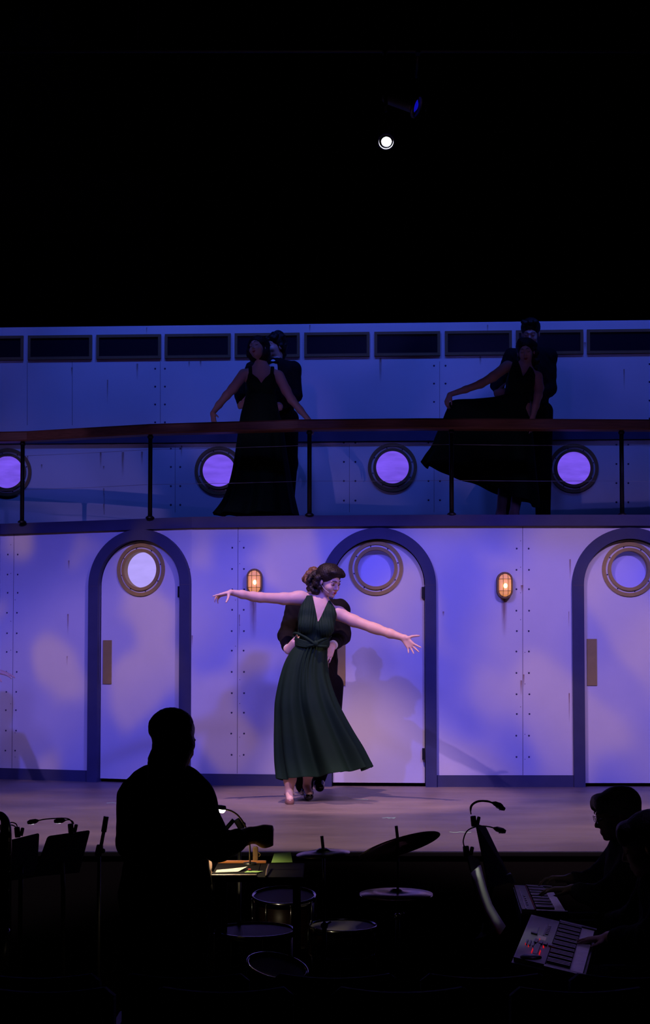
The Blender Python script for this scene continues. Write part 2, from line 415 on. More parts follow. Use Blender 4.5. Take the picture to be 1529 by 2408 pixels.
# rivets and seams belong to the wall's surface
RV = [(28, 33, 1256, 1808, ((13.5, 19), (36.5, 42.5)), [1304, 1351, 1394, 1441, 1489, 1533, 1580, 1627, 1670, 1718, 1765]),
      (558, 560, 1241, 1819, ((544, 546.5), (573.5, 574)), [1288, 1338, 1386, 1434, 1484, 1530, 1580, 1630, 1676, 1725, 1775]),
      (1230, 1229.5, 1238, 1825, ((1215, 1215.5), (1245, 1243.5)), [1290, 1340, 1385.5, 1436, 1484, 1532, 1582.5, 1632.5, 1679, 1730, 1780])]
for xb, xt, y0, y1, cols, ys in RV:
    b.mi = 2
    b.tube([onwall(xt, y0, 0.0), onwall(xb, y1, 0.0)], 0.0019, 6)
    b.mi = 1
    for cb, ct in cols:
        for y in ys:
            f = (y - ys[0]) / (ys[-1] - ys[0]); p = onwall(ct + (cb - ct) * f + random.uniform(-.8, .8), y, 0.0)
            b.ball(p, (0.0078, 0.0045, 0.0078), 10)
    b.mi = 2
    for y in np.linspace(y0 + 30, y1 - 30, 9):
        b.ball(onwall((xb + xt) / 2 + random.choice((-5, 5)), y + random.uniform(-12, 12), 0.0), (0.0035, 0.002, 0.0035), 6)
b.mi = 3
def streak(bb, P, w_, h_):
    x, y, z = P
    bb.face([(x - w_, y, z), (x + w_, y, z), (x + w_ * .8, y, z - h_), (x - w_ * .8, y, z - h_)], [(0, 1), (1, 1), (1, 0), (0, 0)])
for px, py, ww, hh in ((162, 1318, 5, 22), (160, 1444, 5, 50), (158, 1543, 3, 24), (452, 1494, 4, 30), (446, 1337, 4, 12), (597, 1395, 24, 110), (563, 1445, 3, 60),
                       (1341, 1315, 5, 50), (1339, 1630, 4, 70), (1232, 1586, 5, 30), (1226, 1600, 6, 36), (1228, 1376, 9, 18), (1043, 1438, 6, 12), (1186, 1408, 16, 90),
                       (1338, 1438, 2, 40), (765, 1430, 4, 30)):
    streak(b, onwall(px, py, 0.003), ww * 0.0036 / 2, hh * 0.0036)
wall = struct(b.done('wall_front', [M['paint'], M['rivet'], M['seam'], M['rust']]))
# near-black sheet standing in for the shade behind the door gaps
b = B(); b.face([(WX[0], 13.3, 0), (WX[-1], 12.4, 0), (WX[-1], 12.4, Z_TOP), (WX[0], 13.3, Z_TOP)]); struct(b.done('door_gap_shade', M['gap']))

# baseboard with gaps at the doors
def strip(name, x0, x1, z0, z1, off, thick, m, yf=wy):
    bb = B(); X = sorted({x0, x1} | {x for x in WX if x0 < x < x1})
    rows = []
    for x in X:
        y = yf(x) - off
        rows.append([bb.bm.verts.new((x, y - thick, z0)), bb.bm.verts.new((x, y - thick, z1)), bb.bm.verts.new((x, y, z1)), bb.bm.verts.new((x, y, z0))])
    for r0, r1 in zip(rows, rows[1:]):
        for j in range(4): bb.bm.faces.new((r0[j], r0[(j + 1) % 4], r1[(j + 1) % 4], r1[j]))
    bb.bm.faces.new(rows[0]); bb.bm.faces.new(rows[-1][::-1])
    return struct(bb.done(name, m))
edges = [WX[0]]
for (c, t, r_) in DOORS: edges += [c.x - (r_ - 0.02) * t.x, c.x + (r_ - 0.02) * t.x]
edges.append(WX[-1])
ZB = onwall(650, 1821).z
for i, nm in enumerate(('baseboard_left', 'baseboard_middle', 'baseboard_right', 'baseboard_far_right')):
    if edges[2 * i + 1] > edges[2 * i]: strip(nm, edges[2 * i], edges[2 * i + 1], 0.0, ZB, 0.0, 0.022, M['navy'])

# doors
def circ(r_, n=56, z=0.0, x=0.0): return [(x + r_ * math.cos(2 * math.pi * k / n), z + r_ * math.sin(2 * math.pi * k / n)) for k in range(n)]
def porthole(parent, fn, r_out, glassm, lip=0.03, recess=0.02, fill=False):
    k = r_out
    q = B(); q.band(circ(k), circ(k * 0.87), -0.016, 0.0, fn); q.done('outer_ring', M['brassdark'], parent)
    q = B(); q.band(circ(k * 0.87), circ(k * 0.78), -0.006, 0.0, fn)
    q.mi = 1
    for j in range(8):
        a = 2 * math.pi * (j + 0.35) / 8; q.ball(fn(k * .825 * math.cos(a), k * .825 * math.sin(a), -0.008), 0.006, 8)
    q.done('painted_ring', [M['paint'], M['rivet']], parent)
    q = B(); q.band(circ(k * 0.78), circ(k * 0.665), -lip, recess, fn); q.done('inner_ring', M['brassdark'], parent)
    q = B(); q.prism(circ(k * 0.70), recess - 0.012, recess - 0.006, fn); q.done('glass', glassm, parent)
for i, (c, t, r_) in enumerate(DOORS):
    nrm = Vector((t.y, -t.x, 0))
    base = Vector((c.x, c.y, 0))
    root = sempty('door_%d' % (i + 1), base)
    zs = c.z
    def fn(u, v, d, base=base, t=t, nrm=nrm): return base + t * u - nrm * d + Vector((0, 0, v))
    q = B(); q.band(arch(r_, 0, zs), arch(r_ - FW, 0, zs), -0.045, 0.05, fn, closed=False); q.done('door_frame', M['navy'], root)
    for s_ in (-1, 1):
        q = B(); q.box(fn(s_ * (r_ - FW / 2), zs, -0.0455), (FW, 0.002, 0.004), Matrix.Rotation(math.atan2(t.y, t.x), 3, 'Z')); q.done('frame_joint', M['seam'], root)
    ri = r_ - FW - 0.006
    zp = zs + (0.145 if i == 1 else 0.135)
    up = -0.02 if i == 1 else 0.0
    # door leaf with a round opening for the porthole
    leaf = B(); out = arch(ri, 0.03, zs); hole = circ(0.165, 40, zp, up)
    vo = [leaf.bm.verts.new(fn(u, v, 0.012)) for u, v in out]; vh = [leaf.bm.verts.new(fn(u, v, 0.012)) for u, v in hole]
    eo = [leaf.bm.edges.new((vo[k], vo[(k + 1) % len(vo)])) for k in range(len(vo))]; eh = [leaf.bm.edges.new((vh[k], vh[(k + 1) % len(vh)])) for k in range(len(vh))]
    bmesh.ops.triangle_fill(leaf.bm, use_beauty=True, edges=eo + eh)
    g = bmesh.ops.extrude_face_region(leaf.bm, geom=leaf.bm.faces[:])
    for v in [x for x in g['geom'] if isinstance(x, bmesh.types.BMVert)]: v.co += -nrm * 0.03
    leaf.done('door_leaf', M['paint'], root)
    pr = bpy.data.objects.new('porthole', None); col.objects.link(pr); pr.location = fn(up, zp, 0.012); pr.parent = root; pr.matrix_parent_inverse = Matrix.Translation(-base)
    def fp(u, v, d, fn=fn, zp=zp, up=up): return fn(up + u, zp + v, 0.012 + d)
    porthole_root = pr
    k = 0.226
    for nm, geo, mm in (('outer_ring', None, None),):
        pass
    # rings (sub-parts of the porthole)
    def sub(o): 
        o.parent = porthole_root; o.matrix_parent_inverse = Matrix.Translation(-Vector(porthole_root.location)) @ Matrix.Identity(4); return o
    class _P: pass
    q = B(); q.band(circ(k), circ(k * 0.87), -0.014, 0.0, fp); sub(q.done('outer_ring', M['brassflat']))
    q = B(); q.mi = 0; q.band(circ(k * 0.87), circ(k * 0.79), -0.003, 0.0, fp); q.mi = 1
    for j in range(8):
        a = 2 * math.pi * (j + 0.3) / 8; q.ball(fp(k * .83 * math.cos(a), k * .83 * math.sin(a), -0.004), (0.006, 0.004, 0.006), 8)
    sub(q.done('painted_ring', [M['paint'], M['rivet']]))
    q = B(); q.band(circ(k * 0.79), circ(k * 0.675), -0.022, 0.05, fp); sub(q.done('inner_ring', M['brassflat']))
    q = B(); q.prism(circ(k * 0.69), 0.046, 0.05, fp); sub(q.done('glass', M['portbright'] if i == 0 else M['portdoor']))
    # matrix fix: porthole_root is itself parented, so compute inverse through world
    # push plate
    pu0, pu1 = (-ri + 0.022, -ri + 0.105)
    q = B(); q.box(fn((pu0 + pu1) / 2, onwall(400, 1557).z, 0.006), (pu1 - pu0, 0.006, 0.385 if i else 0.375), Matrix.Rotation(math.atan2(t.y, t.x), 3, 'Z'), 0.001)
    q.done('push_plate', M['brassflat'], root)
    for zz in ((zs - 0.06), 0.27):
        q = B(); q.box(fn(ri - 0.008, zz, -0.008), (0.026, 0.03, 0.095), Matrix.Rotation(math.atan2(t.y, t.x), 3, 'Z'), 0.003); q.tube([fn(ri + 0.008, zz - 0.05, -0.016), fn(ri + 0.008, zz + 0.05, -0.016)], 0.009, 8); q.done('hinge', M['iron'], root)

# ------------------------------------------------------------------ deck: fascia, floor, railing, back wall
FPX = [(-160, 13.16), (0, 12.58), (228, 12.27), (450, 11.97), (660, 11.865), (1030, 11.785), (1750, 11.785)]
FXs = [(p - 764.5) / F_PX * y for p, y in FPX]; FYs = [y for _, y in FPX]
def fy(x): return float(np.interp(x, FXs, FYs))
q = B(); X = sorted(set(np.linspace(FXs[0], FXs[-1], 40).tolist()) | set(FXs)); rows = []
for x in X: rows.append([q.bm.verts.new((x, fy(x), Z_TOP - 0.002)), q.bm.verts.new((x, fy(x), Z_DECK)), q.bm.verts.new((x, fy(x) + 0.25, Z_DECK)), q.bm.verts.new((x, fy(x) + 0.25, Z_TOP - 0.002))])
for r0, r1 in zip(rows, rows[1:]):
    for j in range(4): q.bm.faces.new((r0[j], r0[(j + 1) % 4], r1[(j + 1) % 4], r1[j]))
struct(q.done('trim_1', M['navy']))
q = B()
def by(x): return 13.6 - (x / 3.08) * 0.15
for x0, x1 in zip(X, X[1:]):
    q.face([(x0, fy(x0) + 0.2, Z_DECK - 0.004), (x1, fy(x1) + 0.2, Z_DECK - 0.004), (x1, by(x1) + .05, Z_DECK - 0.004), (x0, by(x0) + .05, Z_DECK - 0.004)])
struct(q.done('floor_deck', M['gap']))
def onback(px, py, off=0.0):
    lo, hi = 9.0, 18.0
    for _ in range(40):
        m = (lo + hi) / 2
        if m < by(ray(px, py).x * m): lo = m
        else: hi = m
    return W(px, py, lo - off)
ZT = onback(764, 761.5).z
q = B(); x0, x1 = -4.2, 4.2
q.face([(x0, by(x0), Z_DECK - 0.05), (x1, by(x1), Z_DECK - 0.05), (x1, by(x1), ZT), (x0, by(x0), ZT)])
q.face([(x0, by(x0) + .04, ZT), (x1, by(x1) + .04, ZT), (x1, by(x1), ZT), (x0, by(x0), ZT)])
q.mi = 1
for cols, ys in (((365, 388), (867, 909, 951, 993)), ((402, 424), (1055, 1098, 1143, 1187)), ((809, 836), (1041, 1086, 1131, 1177)), ((1008, 1035), (1041, 1131, 1176)),
                 ((1021, 1048), (860, 902, 945, 990)), ((1450, 1478), (1046, 1091, 1136, 1181)), ((1528, 1556), (856, 898, 942, 984))):
    for cx in cols:
        for y in ys: q.ball(onback(cx, y), (0.0095, 0.005, 0.0095), 8)
q.mi = 2
for cx, y0, y1 in ((64, 850, 1000), (170, 850, 1000), (377, 850, 995), (1034, 850, 990), (412, 1050, 1205), (822, 1045, 1205), (1021, 1045, 1205), (1464, 1045, 1205), (245, 1160, 1210)):
    q.tube([onback(cx, y0), onback(cx, y1)], 0.0018, 5)
q.mi = 3
for px, py, ww, hh in ((169, 864, 5, 22), (253, 893, 4, 60), (323, 855, 6, 40), (445, 850, 5, 16), (472, 848, 6, 16), (345, 770, 3, 18), (1130, 838, 6, 22), (895, 842, 8, 60), (1147, 764, 4, 20),
                       (237, 1063, 6, 40), (289, 1063, 8, 60), (334, 1062, 6, 34), (244, 1096, 5, 10), (98, 1092, 5, 12), (244, 1148, 4, 26), (427, 1048, 5, 28), (65, 1072, 5, 14), (1376, 805, 9, 18), (1468, 868, 4, 50),
                       (729, 764, 4, 20), (244, 1185, 3, 22)):
    streak(q, onback(px, py, 0.004), ww * 0.0041 / 2, hh * 0.0041)
struct(q.done('wall_back', [M['paint'], M['rivet'], M['seam'], M['rust']]))
# navy band along the back wall
zb0, zb1 = onback(764, 1039).z, onback(764, 1012).z
q = B(); q.prism([(-4.2, zb0), (4.2, zb0), (4.2, zb1), (-4.2, zb1)], 0.0, 0.03, lambda u, v, d: Vector((u, by(u) - d, v))); struct(q.done('trim_2', M['navy']))
# strip windows
wi = 1
for xl, xr in ((-96, 56), (66, 217), (227, 379), (388, 543), (552, 705), (715.5, 869), (880.5, 1035), (1046.5, 1203.5), (1213.5, 1371), (1380.5, 1540)):
    yt = 790 - 16.5 * (xl + xr) / 2 / 1529; yb = yt + 58.5
    a = onback(xl, yb); c = onback(xr, yt); z0, z1 = a.z, c.z
    root = sempty('window_%d' % wi, ((a.x + c.x) / 2, by((a.x + c.x) / 2), z0)); wi += 1
    f_ = 0.027
    def fb(u, v, d): return Vector((u, by(u) - d, v))
    q = B(); q.band([(a.x, z0), (c.x, z0), (c.x, z1), (a.x, z1)], [(a.x + f_, z0 + f_), (c.x - f_, z0 + f_), (c.x - f_, z1 - f_), (a.x + f_, z1 - f_)], 0.0, 0.022, fb); q.done('window_frame', M['brassdark'], root)
    q = B(); q.prism([(a.x + f_ * .9, z0 + f_ * .9), (c.x - f_ * .9, z0 + f_ * .9), (c.x - f_ * .9, z1 - f_ * .9), (a.x + f_ * .9, z1 - f_ * .9)], 0.001, 0.006, fb); q.done('pane', M['pane'], root)
# deck portholes
for px, py in ((18, 1111), (515, 1107), (923, 1099.5), (1349, 1101.5)):
    c = onback(px, py); root = sempty('window_%d' % wi, c); wi += 1
    def fq(u, v, d, c=c): return Vector((c.x + u, by(c.x + u) + d, c.z + v))
    porthole(root, fq, 0.234, M['port'], lip=0.03, recess=0.0)

# railing
RPX = [(-160, 12.62), (0, 12.50), (62, 12.47), (351, 12.09), (700, 11.86), (1000, 11.80), (1529, 11.86), (1750, 12.0)]
RX = [(p - 764.5) / F_PX * y for p, y in RPX]; RY = [y for _, y in RPX]
def ry(x): return float(np.interp(x, RX, RY))
ZR1 = W(780, 988, ry(0)).z; ZR0 = W(780, 1012.5, ry(0)).z
rail = thing('deck_railing', 'long wooden handrail on black iron posts along the upper deck edge', 'railing', (0, ry(0), Z_DECK))
q = B(); rows = []; X = sorted(set(np.linspace(RX[0], RX[-1], 50).tolist()) | set(RX))
for x in X:
    y = ry(x); prof = [(-.055, ZR0), (-.06, ZR0 + .012), (-.06, ZR1 - .012), (-.05, ZR1), (.05, ZR1), (.06, ZR1 - .012), (.06, ZR0 + .012), (.055, ZR0)]
    rows.append([q.bm.verts.new((x, y + dy, z)) for dy, z in prof])
for r0, r1 in zip(rows, rows[1:]):
    for j in range(8): q.bm.faces.new((r0[j], r0[(j + 1) % 8], r1[(j + 1) % 8], r1[j]))
q.done('handrail', M['wood'], rail)
def onrail(px):
    lo, hi = 9., 16.
    for _ in range(40):
        m = (lo + hi) / 2
        if m < ry(ray(px, 1100).x * m): lo = m
        else: hi = m
    return W(px, 1100, lo)
posts = []
for px in (-250, 53, 353.5, 728, 1062, 1462.5, 1800):
    p = onrail(px); posts.append(p)
    if -200 < px < 1700:
        q = B(); q.tube([(p.x, p.y, Z_DECK), (p.x, p.y, ZR0 + 0.005)], 0.0185, 14); q.lathe([(0.038, 0), (0.038, 0.008), (0.024, 0.02), (0.019, 0.022)], (p.x, p.y, Z_DECK), n=18)
        q.lathe([(0.0195, 0), (0.026, 0.006), (0.026, 0.02), (0.019, 0.026)], (p.x, p.y, ZR0 - 0.03), n=18)
        q.done('post', M['iron'], rail)
for zc_ in (W(764, 1047, ry(0)).z, W(764, 1131, ry(0)).z):
    q = B()
    for p0, p1 in zip(posts, posts[1:]):
        q.tube([(p0.x, p0.y, zc_), ((p0.x + p1.x) / 2, (p0.y + p1.y) / 2, zc_ - 0.004), (p1.x, p1.y, zc_)], 0.0016, 6)
    q.done('cable', M['cable'], rail)

# ------------------------------------------------------------------ stage floor, apron, pit, drapes
Y_EDGE = onz(764, 2002.5, 0).y
q = B(); q.face([(-5, Y_EDGE, 0), (5, Y_EDGE, 0), (5, 13.4, 0), (-5, 13.4, 0)]); struct(q.done('floor', M['floor']))
q = B(); q.face([(-5, Y_EDGE + .012, -.001), (5, Y_EDGE + .012, -.001), (5, Y_EDGE + .012, -1), (-5, Y_EDGE + .012, -1)]); struct(q.done('wall_apron', M['pitblack']))
q = B(); q.box((0, Y_EDGE - 0.004, -0.012), (10, 0.03, 0.024), None, 0.004); struct(q.done('trim_3', M['iron']))
ZP = -0.87
q = B(); q.face([(-6, -1, ZP), (6, -1, ZP), (6, Y_EDGE + .1, ZP), (-6, Y_EDGE + .1, ZP)]); struct(q.done('floor_pit', M['pitblack']))
# black drapes
def drape(name, label, x0, x1, y, z0, z1, m, amp=0.05, wl=0.22, scallop=0.0, parts=True):
    q = B(); n = int((x1 - x0) / wl * 8) + 2; prev = None
    for k in range(n):
        x = x0 + (x1 - x0) * k / (n - 1); yy = y + amp * math.sin(2 * math.pi * x / wl) ; zz = z0 + scallop * math.sin(2 * math.pi * x / (wl * 2.6))
        cur = (q.bm.verts.new((x, yy, zz)), q.bm.verts.new((x, yy, z1)))
        if prev: q.bm.faces.new((prev[0], cur[0], cur[1], prev[1]))
        prev = cur
    return tag(q.done(name, m, smooth=True), label, 'curtain')
drape('stage_curtain', 'full width black curtain hanging behind the ship set', -6, 6, 17.5, 0, 10, M['black'])
zb = W(200, 410, 14.6).z
drape('stage_border', 'short black border curtain with scalloped hem high above the set', -6, 6, 14.6, zb, zb + 2.2, M['black'], 0.04, 0.28, 0.012)
a = W(388, 760, 15.2)
q = B(); q.box((a.x - 2.0, 15.2, 3.5), (4.0, 0.05, 7.0)); tag(q.done('scenery_flat', M['drop']), 'tall dark blue flat standing behind the set, above the portholes at left', 'stage flat')

# stage lights hanging over the set
def par(px, py, Y, r_, aim, lensm, label, lit=True):
    c = W(px, py, Y); root = thing('stage_light', label, 'stage light', c)
    q_ = (Vector(aim) - c).normalized().to_track_quat('Z', 'Y').to_matrix()
    q = B(); q.lathe([(r_ * .6, -.30), (r_ * .75, -.28), (r_ * .98, -.05), (r_ * 1.0, .0), (r_ * .92, .0), (r_ * .9, -.04), (r_ * .6, -.2)], c, q_, 32); q.done('housing', M['par'], root)
    q = B(); q.lathe([(r_ * 1.25, -.02), (r_ * 1.5, -.012), (r_ * 1.5, .0), (r_ * 1.3, .012), (r_ * 1.3, .0), (r_ * 1.25, -.012)], c + Vector((-r_ * .10, -.04, -r_ * .30)), q_, 36)
    for k in range(4):
        a_ = math.pi / 4 + k * math.pi / 2; q.tube([c + q_ @ Vector((r_ * 1.0 * math.cos(a_), r_ * 1.0 * math.sin(a_), -.01)), c + q_ @ Vector((r_ * 1.33 * math.cos(a_), r_ * 1.33 * math.sin(a_) - r_ * .3, -.01))], .004, 6)
    q.done('filter_frame', M['par'], root)
    q = B(); q.lathe([(r_ * .02, .005), (r_ * .5, -.002), (r_ * .9, -.02), (r_ * .9, -.03)], c, q_, 32); q.done('lens', lensm, root)
    q = B(); q.tube(curve_pts([c + Vector((-r_ * 1.25, .1, 0)), c + Vector((-r_ * 1.3, .1, .18)), c + Vector((0, .1, .30)), c + Vector((r_ * 1.3, .1, .18)), c + Vector((r_ * 1.25, .1, 0))], 6), .008, 6)
    q.tube([c + Vector((0, .1, .29)), c + Vector((0, .1, .42))], .015, 8); q.done('yoke', M['iron'], root)
    return root, c
lroot, lc = par(909, 334, 11.0, 0.044, (0.1, 5.5, 0.6), M['lens'], 'round stage lamp shining white, hanging over the set')
lroot2, lc2 = par(981, 250, 11.4, 0.062, (3.4, 10.5, 4.4), M['bluelens'], 'stage lamp with a deep blue lens, above the white one')
zbar = max(lc.z, lc2.z) + 0.40
bar = thing('lighting_bar', 'horizontal black pipe carrying the hanging stage lamps', 'lighting bar', (0, 11.25, zbar))
q = B(); q.tube([(-5, 11.25, zbar), (5, 11.25, zbar)], 0.024, 12); q.done('pipe', M['iron'], bar, smooth=True)
for x in (-4.5, -1.5, 1.5, 4.5):
    q = B(); q.tube([(x, 11.25, zbar), (x, 11.25, 10.0)], 0.004, 6); q.done('hanging_cable', M['iron'], bar)
for r_ in (lroot, lroot2):
    c = Vector(r_.location); q = B(); q.tube([c + Vector((0, .1, .28)), Vector((c.x, 11.25, zbar))], .014, 8); q.box((c.x, 11.25, zbar), (.04, .07, .07), None, .008); q.done('clamp', M['iron'], r_)
# black stage house around everything
for nm, vs in (('wall_rear', [(-7, 18, -1), (7, 18, -1), (7, 18, 10), (-7, 18, 10)]), ('wall_left', [(-7, -1.6, -1), (-7, 18, -1), (-7, 18, 10), (-7, -1.6, 10)]), ('wall_right', [(7, -1.6, -1), (7, 18, -1), (7, 18, 10), (7, -1.6, 10)]),
               ('ceiling', [(-7, -1.6, 10), (7, -1.6, 10), (7, 18, 10), (-7, 18, 10)]), ('floor_backstage', [(-7, 13.3, -.01), (7, 13.3, -.01), (7, 18, -.01), (-7, 18, -.01)])):
    q = B(); q.face(vs); struct(q.done(nm, M['black']))

# wall sconces
def sconce(px, py, label):
    c = onwall(px, py); root = thing('wall_lamp', label, 'wall lamp', c, 'caged bulkhead lamps on the ship wall')
    def fs(u, v, d, c=c): return Vector((c.x + u, c.y - d, c.z + v))
    def stad(w_, h_, n=12):
        o = []
        for k in range(n + 1): a_ = math.pi * k / n; o.append((w_ * math.cos(a_), h_ - w_ + w_ * math.sin(a_)))
        for k in range(n + 1): a_ = math.pi + math.pi * k / n; o.append((w_ * math.cos(a_), -h_ + w_ + w_ * math.sin(a_)))
        return o
    q = B(); q.prism(stad(.066, .112), 0.0, .028, fs); q.done('back_plate', M['brass'], root)
    q = B(); q.band(stad(.064, .110), stad(.050, .094), .026, .062, fs); q.done('rim', M['brass'], root)
    # domed ribbed glass
    q = B(); rings = []; n = 26
    for lev, dd in ((1.0, .03), (1.0, .055), (.93, .075), (.75, .09), (.45, .098), (.1, .10)):
        rings.append([q.bm.verts.new(fs(u * lev, v * lev, dd)) for u, v in stad(.049, .093)])
    for r0, r1 in zip(rings, rings[1:]):
        for k in range(len(r0)): q.bm.faces.new((r0[k], r0[(k + 1) % len(r0)], r1[(k + 1) % len(r0)], r1[k]))
    q.bm.faces.new(rings[-1]); q.done('glass', M['sconceglass'], root, smooth=True)
    q = B(); q.ball(fs(.004, -.004, .055), (.016, .016, .02), 14); q.done('bulb', M['bulb'], root)
    q = B()
    for u in (-.02, .02): q.tube(curve_pts([fs(u, .10, .055), fs(u, .075, .095), fs(u, 0, .108), fs(u, -.075, .095), fs(u, -.10, .055)], 6), .0020, 6)
    for v in (-.048, .05): q.tube(curve_pts([fs(-.055, v, .055), fs(-.035, v, .095), fs(0, v, .107), fs(.035, v, .095), fs(.055, v, .055)], 6), .0020, 6)
    q.done('wire_cage', M['brass'], root)
    l = bpy.data.lights.new('lamp_light', 'POINT'); l.energy = 0.12; l.color = (1, .5, .16); l.shadow_soft_size = .03
    o = bpy.data.objects.new('lamp_light', l); col.objects.link(o); o.location = fs(.0, 0, .16)
def sg():
    m = bpy.data.materials.new('ribbed_lamp_glass'); m.use_nodes = True; nt = m.node_tree; nt.nodes.clear()
    o = nt.nodes.new('ShaderNodeOutputMaterial'); t = nt.nodes.new('ShaderNodeBsdfTransparent'); t.inputs[0].default_value = (1, .8, .55, 1)
    e = nt.nodes.new('ShaderNodeEmission'); e.inputs[0].default_value = (1.0, .38, .10, 1); e.inputs[1].default_value = 1.1
    g = nt.nodes.new('ShaderNodeBsdfDiffuse'); g.inputs[0].default_value = (.8, .6, .5, 1)
    a1 = nt.nodes.new('ShaderNodeAddShader'); mx = nt.nodes.new('ShaderNodeMixShader'); mx.inputs[0].default_value = .45
    nt.links.new(e.outputs[0], a1.inputs[0]); nt.links.new(g.outputs[0], a1.inputs[1]); nt.links.new(t.outputs[0], mx.inputs[1]); nt.links.new(a1.outputs[0], mx.inputs[2]); nt.links.new(mx.outputs[0], o.inputs[0]); return m
M['sconceglass'] = sg(); M['bulb'] = emis('lit_bulb', (1.0, .74, .32), 14)
sconce(599, 1369, 'lit caged brass wall lamp left of the dancing pair, half behind an arm')
sconce(1186, 1377, 'lit caged brass wall lamp alone on the panel between two doors')

# spike tape bits on the stage floor
for px, py, w_, lab in ((915, 1923, .09, 'thin strip of pale tape on the stage in front of the dancers'), (850, 1880, .10, 'small curled bit of tape right of the dancers\' feet'),
                        (1083, 1957, .13, 'pale green tape line on the floor near the front music lights'), (920, 1924, .05, 'short tape scrap just below the longer strip'), (268, 1888, .1, 'pale tape line left of the standing figure\'s shoulder'),
                        (1515, 1908, .09, 'green tape line at the right edge of the stage'), (905, 1923.5, .05, None)):
    if lab is None: continue
    c = onz(px, py, 0.0); q = B(); n = 7
    pts = [(c.x + w_ * (k / (n - 1) - .5), c.y + .02 * math.sin(k * 1.7 + px)) for k in range(n)]
    v0 = [q.bm.verts.new((x, y - .005, .0012)) for x, y in pts]; v1 = [q.bm.verts.new((x, y + .005, .0012)) for x, y in pts]; v2 = [q.bm.verts.new((x, y - .008, .0002)) for x, y in pts]
    for k in range(n - 1): q.bm.faces.new((v0[k], v0[k + 1], v1[k + 1], v1[k])); q.bm.faces.new((v2[k], v2[k + 1], v0[k + 1], v0[k]))
    tag(q.done('floor_tape', M['tape']), lab, 'tape', 'tape scraps on the stage')
